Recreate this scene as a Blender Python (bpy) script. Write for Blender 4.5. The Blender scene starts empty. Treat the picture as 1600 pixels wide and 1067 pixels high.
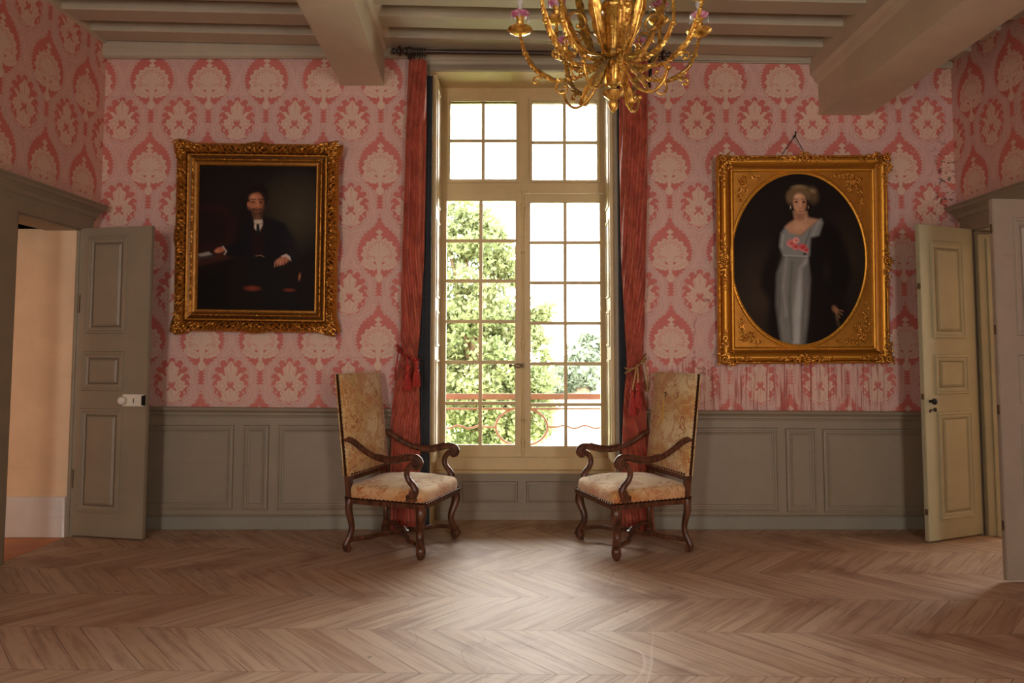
import bpy, bmesh, math, random
import numpy as np
from mathutils import Vector, Matrix, noise
PI = math.pi
sc = bpy.context.scene
C = sc.collection
random.seed(7)
# ------------------------------------------------------------------ camera
F, H, TILT = 1150.0, 1.40, math.radians(3.6)
VX, HORY = 817.0, 548.0
CY = HORY - F * math.tan(TILT)
cd = bpy.data.cameras.new('camera'); cam = bpy.data.objects.new('camera', cd); C.objects.link(cam)
cam.location = (0, 0, H); cam.rotation_euler = (PI / 2 + TILT, 0, 0)
cd.sensor_width = 36.0; cd.lens = 36.0 * F / 1600.0
cd.shift_x = (800 - VX) / 1600.0; cd.shift_y = (CY - 533.5) / 1600.0
cd.clip_end = 500
sc.camera = cam
# ------------------------------------------------------------------ world, lights, exposure
sc.view_settings.view_transform = 'Standard'; sc.view_settings.look = 'None'
sc.view_settings.exposure = 0.0; sc.view_settings.gamma = 1.0
sc.view_settings.use_curve_mapping = False
sc.cycles.use_denoising = True
sc.cycles.max_bounces = 8; sc.cycles.diffuse_bounces = 5; sc.cycles.glossy_bounces = 3
sc.cycles.transparent_max_bounces = 24; sc.cycles.transmission_bounces = 6
sc.cycles.sample_clamp_indirect = 6.0
sc.cycles.caustics_reflective = False; sc.cycles.caustics_refractive = False
w = bpy.data.worlds.new('overcast_sky'); sc.world = w; w.use_nodes = True
bg = w.node_tree.nodes['Background']
bg.inputs[0].default_value = (1.0, 0.975, 0.93, 1); bg.inputs[1].default_value = 21.0
D = 5.92                       # back wall plane
XL, XR = -3.43, 3.52           # side walls
YW = D + 0.40                  # window plane
def area(name, loc, rot, sx, sy, power, col, portal=False):
    l = bpy.data.lights.new(name, 'AREA'); l.shape = 'RECTANGLE'; l.size = sx; l.size_y = sy
    l.energy = power; l.color = col
    o = bpy.data.objects.new(name, l); C.objects.link(o); o.location = loc; o.rotation_euler = rot
    if portal: l.cycles.is_portal = True
    return o
area('window_daylight_portal', (0, YW + 0.20, 2.1), (-PI / 2, 0, 0), 1.5, 3.5, 1, (1, 1, 1), True)
# unseen windows assumed behind the camera, openings narrowed to set the fill light
area('rear_fill_portal', (-1.9, -2.20, 1.75), (PI / 2, 0, 0), .72, 2.1, 1, (1, 1, 1), True)
area('rear_fill_portal', (1.9, -2.20, 1.75), (PI / 2, 0, 0), .72, 2.1, 1, (1, 1, 1), True)
# light in the two adjoining rooms
area('hall_daylight', (-5.4, 2.4, 1.5), (PI / 2, 0, math.radians(-14)), 1.4, 2.0, 34, (1.0, 0.9, 0.76))
area('side_room_daylight', (5.1, 5.98, 1.75), (-PI / 2, 0, 0), 1.3, 2.2, 70, (1.0, 0.98, 0.94))

# ------------------------------------------------------------------ pixel rays (1600x1067 frame)
ct, st = math.cos(TILT), math.sin(TILT)
def ray(px, py):
    u = (px - VX) / F; v = -(py - CY) / F
    return Vector((u, ct - v * st, st + v * ct))
def onY(px, py, Y):
    d = ray(px, py); k = Y / d.y
    return Vector((d.x * k, Y, H + d.z * k))
def onZ(px, py, Z=0.0):
    d = ray(px, py); k = (Z - H) / d.z
    return Vector((d.x * k, d.y * k, Z))
def onX(px, py, X):
    d = ray(px, py); k = X / d.x
    return Vector((X, d.y * k, H + d.z * k))
# ------------------------------------------------------------------ node expression helpers
class E:
    nt = None
    def __init__(s, sock): s.s = sock
    def __add__(a, b): return M_('ADD', a, b)
    __radd__ = __add__
    def __sub__(a, b): return M_('SUBTRACT', a, b)
    def __rsub__(a, b): return M_('SUBTRACT', b, a)
    def __mul__(a, b): return M_('MULTIPLY', a, b)
    __rmul__ = __mul__
    def __truediv__(a, b): return M_('DIVIDE', a, b)
    def __neg__(a): return M_('MULTIPLY', a, -1.0)
def put(node, i, v):
    if isinstance(v, E): E.nt.links.new(v.s, node.inputs[i])
    else: node.inputs[i].default_value = v
def M_(op, a, b=None, c=None, clamp=False):
    n = E.nt.nodes.new('ShaderNodeMath'); n.operation = op; n.use_clamp = clamp
    put(n, 0, a)
    if b is not None: put(n, 1, b)
    if c is not None: put(n, 2, c)
    return E(n.outputs[0])
def mx(*a):
    r = a[0]
    for b in a[1:]: r = M_('MAXIMUM', r, b)
    return r
def mn(*a):
    r = a[0]
    for b in a[1:]: r = M_('MINIMUM', r, b)
    return r
def absf(a): return M_('ABSOLUTE', a)
def fr(a): return M_('FRACT', a)
def cosf(a): return M_('COSINE', a)
def sinf(a): return M_('SINE', a)
def sqr(a): return M_('SQRT', a)
def at2(a, b): return M_('ARCTAN2', a, b)
def ss(x, a, b):            # smoothstep a->b
    n = E.nt.nodes.new('ShaderNodeMapRange'); n.interpolation_type = 'SMOOTHSTEP'
    put(n, 0, x); n.inputs[1].default_value = a; n.inputs[2].default_value = b
    n.inputs[3].default_value = 0; n.inputs[4].default_value = 1
    return E(n.outputs[0])
def comb(x, y, z):
    n = E.nt.nodes.new('ShaderNodeCombineXYZ'); put(n, 0, x); put(n, 1, y); put(n, 2, z); return E(n.outputs[0])
def coords(kind='Object'):
    n = E.nt.nodes.new('ShaderNodeTexCoord'); s = E.nt.nodes.new('ShaderNodeSeparateXYZ')
    E.nt.links.new(n.outputs[kind], s.inputs[0]); return E(s.outputs[0]), E(s.outputs[1]), E(s.outputs[2]), E(n.outputs[kind])
def nz(vec, scale, detail=3, rough=.5, dist=0.0):
    n = E.nt.nodes.new('ShaderNodeTexNoise'); put(n, 'Vector', vec)
    n.inputs['Scale'].default_value = scale; n.inputs['Detail'].default_value = detail
    n.inputs['Roughness'].default_value = rough; n.inputs['Distortion'].default_value = dist
    return E(n.outputs[0])
def vor(vec, scale, feat='F1', out='Distance'):
    n = E.nt.nodes.new('ShaderNodeTexVoronoi'); n.feature = feat; put(n, 'Vector', vec)
    n.inputs['Scale'].default_value = scale; return E(n.outputs[out])
def wn(vec):
    n = E.nt.nodes.new('ShaderNodeTexWhiteNoise'); n.noise_dimensions = '3D'; put(n, 'Vector', vec); return E(n.outputs[0])
def mixc(f, a, b, mode='MIX'):
    n = E.nt.nodes.new('ShaderNodeMix'); n.data_type = 'RGBA'; n.blend_type = mode
    put(n, 0, f)
    for i, v in ((6, a), (7, b)):
        if isinstance(v, E): E.nt.links.new(v.s, n.inputs[i])
        else: n.inputs[i].default_value = (*v[:3], 1)
    return E(n.outputs[2])
def lin(r, g, b):
    f = lambda c: (c / 255 / 12.92) if c / 255 <= .04045 else ((c / 255 + .055) / 1.055) ** 2.4
    return (f(r), f(g), f(b))
MAT = {}
def mat(name, build):
    m = bpy.data.materials.new(name); m.use_nodes = True
    E.nt = m.node_tree; b = m.node_tree.nodes['Principled BSDF']
    build(m, b); MAT[name] = m; return m
def setc(b, v, i='Base Color'):
    if isinstance(v, E): E.nt.links.new(v.s, b.inputs[i])
    elif isinstance(v, tuple): b.inputs[i].default_value = (*v[:3], 1)
    else: b.inputs[i].default_value = v
def bump(b, h, strength=.3, dist=.01):
    n = E.nt.nodes.new('ShaderNodeBump'); n.inputs['Strength'].default_value = strength
    n.inputs['Distance'].default_value = dist; E.nt.links.new(h.s, n.inputs['Height'])
    E.nt.links.new(n.outputs[0], b.inputs['Normal'])
# ------------------------------------------------------------------ materials
def simple(name, col, rough=.5, metal=0.0, var=.12, vs=6.0, bs=0.0, bscale=40, spec=None, vec_scale=None):
    def f(m, b):
        x, y, z, v = coords()
        n = nz(v, vs, 4, .6)
        dark = tuple(c * (1 - var) for c in col); lite = tuple(min(1, c * (1 + var)) for c in col)
        setc(b, mixc(ss(n, .3, .7), dark, lite)); b.inputs['Roughness'].default_value = rough
        b.inputs['Metallic'].default_value = metal
        if spec is not None: b.inputs['Specular IOR Level'].default_value = spec
        if bs: bump(b, nz(v, bscale, 3), bs, .004)
    return mat(name, f)
PAINT = lin(150, 138, 116)
def paint_f(col, dirt=lin(92, 76, 56), rough=.5):
    def f(m, b):
        x, y, z, v = coords()
        n = nz(v, 3.0, 5, .65); fine = nz(v, 60, 2)
        c = mixc(ss(n, .35, .75), tuple(k * .93 for k in col), tuple(k * 1.05 for k in col))
        c = mixc(ss(nz(v, 9, 6, .75, .3), .66, .78) * .35, c, dirt)
        # worn brushed streaks
        c = mixc(ss(nz(comb(x * 2, y * 2, z * 30), 1.0, 3), .6, .8) * .12, c, dirt)
        setc(b, c); b.inputs['Roughness'].default_value = rough; bump(b, fine, .08, .002)
    return f
mat('grey_paint', paint_f(PAINT))
mat('beam_paint', paint_f(lin(204, 190, 164), rough=.55))
mat('joist_paint', paint_f(lin(186, 176, 152), rough=.6))
mat('base_paint', paint_f(lin(142, 140, 124)))
mat('window_paint', paint_f(lin(212, 190, 142)))
mat('cream_door_paint', paint_f(lin(176, 172, 140)))
mat('pink_door_paint', paint_f(lin(164, 152, 134)))
mat('plaster', paint_f(lin(226, 196, 160), lin(170, 130, 95), .8))
mat('white_paint', paint_f(lin(215, 208, 200)))
simple('iron', lin(70, 58, 50), .55, .6)
simple('rail_iron', lin(96, 68, 58), .7, 0)
simple('dark_wood_rod', lin(62, 40, 30), .35, 0)
simple('porcelain', lin(235, 228, 210), .15, 0, .03)
simple('black_metal', lin(25, 20, 18), .5, .4)
simple('brass_hinge', lin(120, 105, 80), .5, .7)
simple('rope_red', lin(175, 50, 42), .7, 0, .25, 60, .5, 300)
simple('rope_gold', lin(190, 150, 95), .7, 0, .25, 60, .5, 300)
simple('nail_brass', lin(70, 45, 28), .35, .8)
simple('trunk_bark', lin(120, 100, 80), .9, 0, .3, 8, .5, 20)
simple('gravel', lin(190, 186, 174), .95, 0, .08, 2)
simple('grass', lin(120, 140, 70), .95, 0, .25, 2)
simple('glass_bulb', lin(235, 235, 235), .05, 0, .01)
MAT['glass_bulb'].node_tree.nodes['Principled BSDF'].inputs['Alpha'].default_value = .45
def glassf(m, b):
    t = E.nt.nodes.new('ShaderNodeBsdfTransparent'); g = E.nt.nodes.new('ShaderNodeBsdfGlossy'); g.inputs['Roughness'].default_value = .02
    t.inputs[0].default_value = (.96, .97, .96, 1)
    fz = E.nt.nodes.new('ShaderNodeFresnel'); fz.inputs[0].default_value = 1.45
    mxs = E.nt.nodes.new('ShaderNodeMixShader'); E.nt.links.new(fz.outputs[0], mxs.inputs[0])
    E.nt.links.new(t.outputs[0], mxs.inputs[1]); E.nt.links.new(g.outputs[0], mxs.inputs[2])
    E.nt.links.new(mxs.outputs[0], m.node_tree.nodes['Material Output'].inputs[0])
mat('window_glass', glassf)
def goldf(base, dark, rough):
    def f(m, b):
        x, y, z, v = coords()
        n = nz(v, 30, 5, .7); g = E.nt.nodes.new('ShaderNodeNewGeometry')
        cav = ss(E(g.outputs['Pointiness']), .44, .53)  # recess shading painted into the colour so the carved relief reads
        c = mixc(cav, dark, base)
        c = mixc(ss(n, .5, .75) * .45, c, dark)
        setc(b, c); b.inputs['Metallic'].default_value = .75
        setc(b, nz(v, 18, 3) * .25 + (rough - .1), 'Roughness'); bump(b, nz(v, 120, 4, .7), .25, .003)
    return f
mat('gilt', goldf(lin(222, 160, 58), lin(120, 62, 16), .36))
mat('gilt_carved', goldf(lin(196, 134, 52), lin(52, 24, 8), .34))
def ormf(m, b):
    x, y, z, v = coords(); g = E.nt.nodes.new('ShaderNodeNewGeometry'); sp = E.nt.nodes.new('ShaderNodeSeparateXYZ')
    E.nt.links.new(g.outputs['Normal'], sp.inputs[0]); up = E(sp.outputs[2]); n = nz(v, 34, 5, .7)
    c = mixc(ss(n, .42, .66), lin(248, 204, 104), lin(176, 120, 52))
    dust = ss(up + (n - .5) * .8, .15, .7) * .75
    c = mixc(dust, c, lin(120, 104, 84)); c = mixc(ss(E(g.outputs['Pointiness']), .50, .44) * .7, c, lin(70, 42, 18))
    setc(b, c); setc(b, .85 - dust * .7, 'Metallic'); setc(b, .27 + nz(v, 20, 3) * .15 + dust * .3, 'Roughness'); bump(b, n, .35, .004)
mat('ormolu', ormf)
def pinkf(m, b):
    x, y, z, v = coords()
    setc(b, mixc(ss(nz(v, 40, 2), .35, .65), lin(232, 178, 196), lin(205, 110, 150))); b.inputs['Roughness'].default_value = .2
mat('pink_porcelain', pinkf)
def woodf(m, b):
    x, y, z, v = coords()
    n = nz(comb(x * 6, y * 6, z * 1.5), 6, 5, .6, .5)
    setc(b, mixc(ss(n, .3, .7), lin(54, 28, 17), lin(112, 68, 44))); b.inputs['Roughness'].default_value = .3
    bump(b, nz(v, 90, 3), .15, .002)
mat('walnut', woodf)
def tapf(m, b):
    x, y, z, v = coords()
    dn = E.nt.nodes.new('ShaderNodeTexNoise'); put(dn, 'Vector', v); dn.inputs['Scale'].default_value = 7; dn.inputs['Detail'].default_value = 2
    va = E.nt.nodes.new('ShaderNodeVectorMath'); va.operation = 'MULTIPLY_ADD'
    E.nt.links.new(dn.outputs['Color'], va.inputs[0]); va.inputs[1].default_value = (.25, .25, .25); E.nt.links.new(v.s, va.inputs[2])
    wv = E(va.outputs[0])
    cell = vor(wv, 6.5); edge = vor(wv, 6.5, 'DISTANCE_TO_EDGE')
    scroll = nz(wv, 7.5, 2, .5, 1.3)
    big = nz(v, 3.2, 2)
    base = mixc(ss(big, .38, .62), lin(222, 200, 152), lin(206, 170, 104))
    lines = ss(absf(scroll - .5), .03, .0) * ss(big, .32, .5)
    c = mixc(lines * .9, base, lin(160, 78, 40))
    c = mixc(ss(cell, .20, .10) * ss(nz(v, 5, 1), .46, .56) * .85, c, lin(178, 78, 52))
    c = mixc(ss(edge, .05, .0) * .35 * ss(big, .3, .6), c, lin(150, 92, 48))
    c = mixc(ss(scroll, .56, .60) * .6, c, lin(186, 110, 52))
    c = mixc(ss(scroll, .70, .74) * .6, c, lin(226, 190, 96))
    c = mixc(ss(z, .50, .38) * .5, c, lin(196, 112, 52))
    c = mixc(ss(nz(v, 20, 4, .8), .6, .72) * .35, c, lin(232, 218, 184))
    setc(b, c); b.inputs['Roughness'].default_value = .9
    try: b.inputs['Sheen Weight'].default_value = .35
    except Exception: pass
    bump(b, nz(v, 220, 3) + scroll * 1.5, .3, .003)
mat('tapestry', tapf)
def curtf(m, b):
    x, y, z, v = coords()
    p = nz(comb(x * 9, y * 9, z * 5), 1, 3, .6, 1.5); q = nz(comb(x, y, z * 18), 2.0, 3)
    c = mixc(ss(p, .42, .62), lin(186, 88, 66), lin(156, 66, 50))
    c = mixc(ss(q, .55, .75) * .22, c, lin(120, 48, 40))
    c = mixc(ss(nz(comb(x * 30, y * 30, z * .6), 1, 3), .56, .7) * .35, c, lin(206, 132, 84))
    setc(b, c); b.inputs['Roughness'].default_value = .5
    try: b.inputs['Sheen Weight'].default_value = .3; b.inputs['Sheen Tint'].default_value = (1, .7, .5, 1)
    except Exception: pass
    bump(b, p, .1, .004)
mat('coral_silk', curtf)
simple('yellow_thread', lin(214, 172, 70), .9)
simple('dark_lining', lin(62, 66, 70), .8)
# ---- damask wallpaper
TW, TH, PX = 91.5, 138.0, .00515
def paper(axis, u0, v0, stains):
    def f(m, b):
        x, y, z, v = coords()
        u = x if axis == 'x' else y
        warp = (nz(v, 60, 2) - .5) * 1.6
        X = (u - u0) / PX + warp; Z = (z - v0) / PX + warp
        ax = absf((fr(X / TW + .5) - .5) * TW); ay = (fr(Z / TH + .5) - .5) * TH
        bx = absf((fr(X / TW) - .5) * TW); by = (fr((Z + 64) / TH + .5) - .5) * TH
        aa = lambda d, s=.9: ss(d, s, -s)                       # inside mask
        # A medallion
        th = at2(ax, ay + 4.0); r = sqr(ax * ax + (ay + 4) * (ay + 4))
        wA = M_('POWER', mx(cosf(mn(mx((ay + mn(ay, 0.0) * .10) * (PI / 2 / 50), -1.5), 1.5)), 0.0), .8) * 34.5 - ss(ay, 22, 48) * 5
        dA = (ax - wA) * .85 + cosf(ay * 1.25) * 1.3
        fan = r - 26.5 - cosf(th * 16) * 1.7 + cosf(th * 2) * .6
        fan = mx(fan, -(ay + 16) )                              # cut flat below
        lx = ax - 16; ly = ay + 21; l1 = lx * .93 + ly * .37; l2 = ly * .93 - lx * .37
        leaf = sqr((l1 * l1) / 210 + (l2 * l2) / 42) * 7 - 7 + cosf(l1 * .9) * .6
        stem = mx(ax - 5.5 + (ay + 10) * -.12, absf(ay + 24) - 14)
        bulb = sqr(ax * ax + (ay + 41) * (ay + 41) * .8) - 6.5
        top = mx(ax - 3.5 - cosf(ay * .8) * 2.2, absf(ay - 34) - 12)
        lightA = mn(fan, leaf, stem, bulb, top)
        inA = aa(dA)
        coral = inA * (1 - aa(lightA))
        loops = aa(absf(r - 18.5 + cosf(th * 16) * 2.2) - .8) * ss(ay, -14, -8)
        rays = aa(absf(sinf(th * 8)) * r * .12 - .55) * aa(absf(r - 21.5) - 3.2) * ss(ay, -14, -8)
        veinL = aa(absf(l2 + cosf(l1 * .9) * 1.3) - .55) * aa(leaf + 1.5)
        hook = aa(absf(sqr((ax - 13) * (ax - 13) + (ay + 11) * (ay + 11) * 2) - 6) - .9) * ss(ay, -12, -10)
        # B medallion
        tb = at2(bx, by); rb = sqr(bx * bx * 1.15 + by * by * .72)
        dB = rb - 29.5 - cosf(tb * 14) * 1.5
        dBi = rb - 24.2 - cosf(tb * 22) * 1.1
        p1 = at2(bx, by + 2); rp = sqr(bx * bx * 1.7 + (by - 13) * (by - 13) * .72)
        pal = rp - 13.2 - cosf(p1 * 14) * 1.6
        ros = sqr((bx - 13) * (bx - 13) + (by + 7) * (by + 7)) - 8.6 - cosf(at2(bx - 13, by + 7) * 7) * 1.0
        p2 = at2(bx, by + 33); pal2 = sqr(bx * bx * .55 + (by + 23) * (by + 23) * 1.1) - 11.0 - cosf(p2 * 10) * 1.8
        lvs = mx(absf(bx - 14 - (by - 8) * .9) - 3.5, absf(by - 6) - 6)
        lightB = mn(pal, ros, pal2, lvs)
        beads = sqr((fr(tb * 2.4) - .5) * (fr(tb * 2.4) - .5) * 160 + (rb - 26.6) * (rb - 26.6)) - 2.0
        inB = aa(dB)
        coralB = inB * (1 - aa(mn(lightB, beads)))
        veinB = mx(aa(absf(sinf(p1 * 7)) * 2.2 - .5) * aa(pal + 1.5), aa(absf(sinf(p2 * 5)) * 2.6 - .5) * aa(pal2 + 1.5),
                   aa(absf(sqr((bx - 13) * (bx - 13) + (by + 7) * (by + 7)) - 4.5) - .6))
        # darts in the A column
        dy = (fr((Z + 90) / TH + .5) - .5) * TH
        dart = mx(ax - 4.0 + dy * .38 + cosf(dy * .9) * 1.2, absf(dy) - 12)
        spray = mx(absf(ax - 7 - (dy + 16) * .7) - 2.0, absf(dy + 12) - 7)
        # crossing leaves between the A medallions
        kx = absf((fr(X / TW) - .5) * TW); x1 = kx * .5 + absf(ay + 2) * .87; x2 = absf(ay + 2) * .5 - kx * .87
        petal = sqr((x1 - 13) * (x1 - 13) / 150 + x2 * x2 / 14) * 5 - 5
        dAB = mn(dA, dB)
        coral_all = mx(coral, coralB, aa(dart))
        # pale ogee outlines
        o1 = aa(absf(dA - 8.5) - .8); o2 = aa(absf(dA - 14) - .5); o3 = aa(absf(dB - 7 + cosf(tb * 8)) - .7); o4 = aa(absf(dB - 12.5) - .45)
        outl = mx(o1, o2 * .6, o3, o4 * .6, aa(spray) * .8, aa(absf(petal) - .6), aa(absf(x2) - .4) * aa(petal)) * (1 - coral_all)
        light_in = mx(inA * aa(lightA), inB * aa(lightB))
        fibre = nz(comb(X * .9, Z * .05, 0), 1.0, 2)
        G = mixc(ss(nz(v, 1.1, 2), .35, .65), lin(216, 170, 158), lin(212, 172, 166))
        Lc = lin(226, 196, 174); CO = lin(214, 124, 110)
        c = mixc(ss(dAB, 15, 3) * .28, G, Lc)
        c = mixc(outl * .5, c, lin(232, 198, 182))
        c = mixc(aa(absf(dAB - 4.0) - .5) * .3 * (1 - coral_all), c, lin(178, 112, 106))
        c = mixc(light_in, c, Lc)
        c = mixc(mx(loops * .75, rays * .7, veinL * .6, hook * .7) * inA, c, CO)
        c = mixc(veinB * .55 * inB, c, CO)
        c = mixc(coral_all, c, mixc(ss(nz(v, 2.5, 3), .3, .7), CO, lin(208, 114, 104)))
        c = mixc(ss(fibre, .52, .64) * .16, c, lin(150, 110, 104))
        if stains:
            n1 = nz(v, 3.5, 5, .65)
            # big damp patch beneath and left of the oval portrait
            dx = (x - 2.05) / .95; dz = (z - 1.06) / .30
            dm = sqr(dx * dx * dx * dx + dz * dz * dz * dz) + (n1 - .5) * .7
            drip = ss(nz(comb(x * 34, y, z * 1.6), 1.0, 3, .6), .50, .62)
            damp = ss(dm, 1.05, .75)
            c = mixc(damp * drip * .85, c, lin(178, 84, 74)); c = mixc(damp * ss(nz(comb(x * 70, y, z * 2.2), 1.0, 2), .56, .66) * .6, c, lin(140, 70, 60))
            c = mixc(damp * ss(nz(comb(x * 22 + 5, y, z * 1.2), 1, 2), .52, .6) * .5, c, lin(226, 196, 182))
            ex = (x - 1.47) / .10; ez = (z - 1.50) / .30
            em = sqr(ex * ex + ez * ez) + (n1 - .5) * 1.3 + (nz(v, 14, 3) - .5) * .6
            c = mixc(ss(absf(em - 1), .09, .02) * ss(nz(v, 6, 2), .42, .55) * .7, c, lin(150, 76, 68))
            c = mixc(ss(em, 1.0, .8) * .35, c, lin(214, 178, 170))
            # flaking corner by the side wall
            c = mixc(ss(x, 3.26, 3.42) * ss(z, 2.2, 2.6) * ss(z, 3.3, 2.9) * ss(nz(v, 26, 4, .7), .54, .6) * .8, c, lin(84, 52, 44))
            c = mixc(ss(nz(v, 5, 4, .7), .68, .74) * .5, c, lin(226, 204, 196))
        # ragged pale upper margin
        setc(b, c); b.inputs['Roughness'].default_value = .62
        bump(b, nz(v, 5, 3) + light_in * .25, .12, .01)
    return f
pA = onY(327, 125, D)
mat('damask_back', paper('x', pA.x, pA.z, True))
mat('damask_side', paper('y', 5.2, pA.z - .18, False))
# ---- chevron parquet
def floorf(m, b):
    x, y, z, v = coords()
    yy = y + x * .022 - 3.288
    row = M_('FLOOR', yy / .5); par = M_('MODULO', row + 20, 2.0)       # 0 = row 3.2-3.7
    s = 1.0 - par * 2.0
    fy = fr(yy / .5)
    wob = (nz(v, .9, 2) - .5) * .05
    al = (x + s * yy * .9 + wob) / .150
    pid = M_('FLOOR', al); fx = fr(al)
    rnd = wn(comb(pid, row, 1.0)); rnd2 = wn(comb(pid, row, 7.0))
    # grain along plank: direction (s*-.9,1) normalised
    ga = (x * s * -.669 + y * .743); gb = (x * .743 + s * y * .669)
    gv = comb(gb * 26 + rnd * 40, ga * 1.6 + rnd2 * 30, row)
    g1 = nz(gv, 1.0, 5, .65, .6); g2 = nz(gv, 3.5, 4, .7)
    knots = ss(nz(v, 12, 2, .4), .74, .80)
    base = mixc(rnd, lin(176, 144, 116), lin(202, 176, 150))
    base = mixc(rnd2 * .4, base, lin(186, 164, 144))
    base = mixc(ss(g1, .42, .68) * .48, base, lin(116, 76, 50))
    base = mixc(ss(g2, .55, .7) * .28, base, lin(186, 152, 120))
    base = mixc(knots * .6, base, lin(60, 38, 26))
    base = mixc(ss(nz(v, 1.3, 4, .6), .52, .7) * .7, base, lin(122, 76, 50))      # worn reddish patches
    base = mixc(ss(nz(v, 2.3, 5, .7), .56, .72) * .5, base, lin(192, 170, 148))    # scuffed pale patches
    specks = ss(vor(v, 5.5), .028, .018)
    base = mixc(specks * .7, base, lin(48, 30, 22))
    e1 = mn(fx, 1 - fx) * .15 * .743; e2 = mn(fy, 1 - fy) * .5
    gw = .0011 + .0020 * rnd * ss(nz(v, 3, 2), .4, .65)
    gap = mx(1 - M_('DIVIDE', e1, gw, clamp=True), 1 - M_('DIVIDE', e2, .0016, clamp=True) * 1.0)
    gap = M_('MULTIPLY', gap, 1.0, clamp=True)
    gaps = ss(gap, .0, .6)
    base = mixc(gaps * .8, base, lin(42, 26, 18))
    # old scratches
    sv = nz(v, .55, 2, .5, .8)
    scr = ss(absf(sv - .5), .0005, .0001)
    base = mixc(scr * .45, base, lin(216, 200, 182))
    sv2 = nz(v, .75, 1, .5, .4)
    base = mixc(ss(absf(sv2 - .47), .0006, .0001) * .45, base, lin(90, 56, 36))
    setc(b, base)
    setc(b, .40 + g2 * .18 + nz(v, 2.0, 3) * .12 + gaps * .3, 'Roughness')
    b.inputs['Specular IOR Level'].default_value = .55
    bump(b, (1 - gaps) * 1.0 + g1 * .12 + rnd * .25 + nz(v, 7, 2) * .5, .35, .003)
mat('parquet', floorf)
simple('orange_floor', lin(196, 122, 60), .45, 0, .15, 4)
def leaff(c1, c2):
    def f(m, b):
        x, y, z, v = coords()
        setc(b, mixc(ss(nz(v, 1.6, 4, .7), .35, .65), c1, c2)); b.inputs['Roughness'].default_value = .6
        tr = E.nt.nodes.new('ShaderNodeBsdfTranslucent'); tr.inputs[0].default_value = (*[k * 1.1 for k in c2], 1)
        ms = E.nt.nodes.new('ShaderNodeMixShader'); ms.inputs[0].default_value = .4
        E.nt.links.new(b.outputs[0], ms.inputs[1]); E.nt.links.new(tr.outputs[0], ms.inputs[2])
        E.nt.links.new(ms.outputs[0], m.node_tree.nodes['Material Output'].inputs[0])
    return f
mat('leaf_green', leaff(lin(92, 108, 66), lin(140, 150, 106)))
mat('leaf_far', leaff(lin(90, 104, 88), lin(120, 130, 110)))
def canvasf(m, b):
    a = E.nt.nodes.new('ShaderNodeAttribute'); a.attribute_name = 'paint'; a.attribute_type = 'GEOMETRY'
    x, y, z, v = coords()
    E.nt.links.new(a.outputs['Color'], b.inputs['Base Color']); b.inputs['Roughness'].default_value = .6
    b.inputs['Specular IOR Level'].default_value = .12
    bump(b, nz(v, 260, 2), .15, .002)
mat('oil_paint', canvasf)

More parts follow.
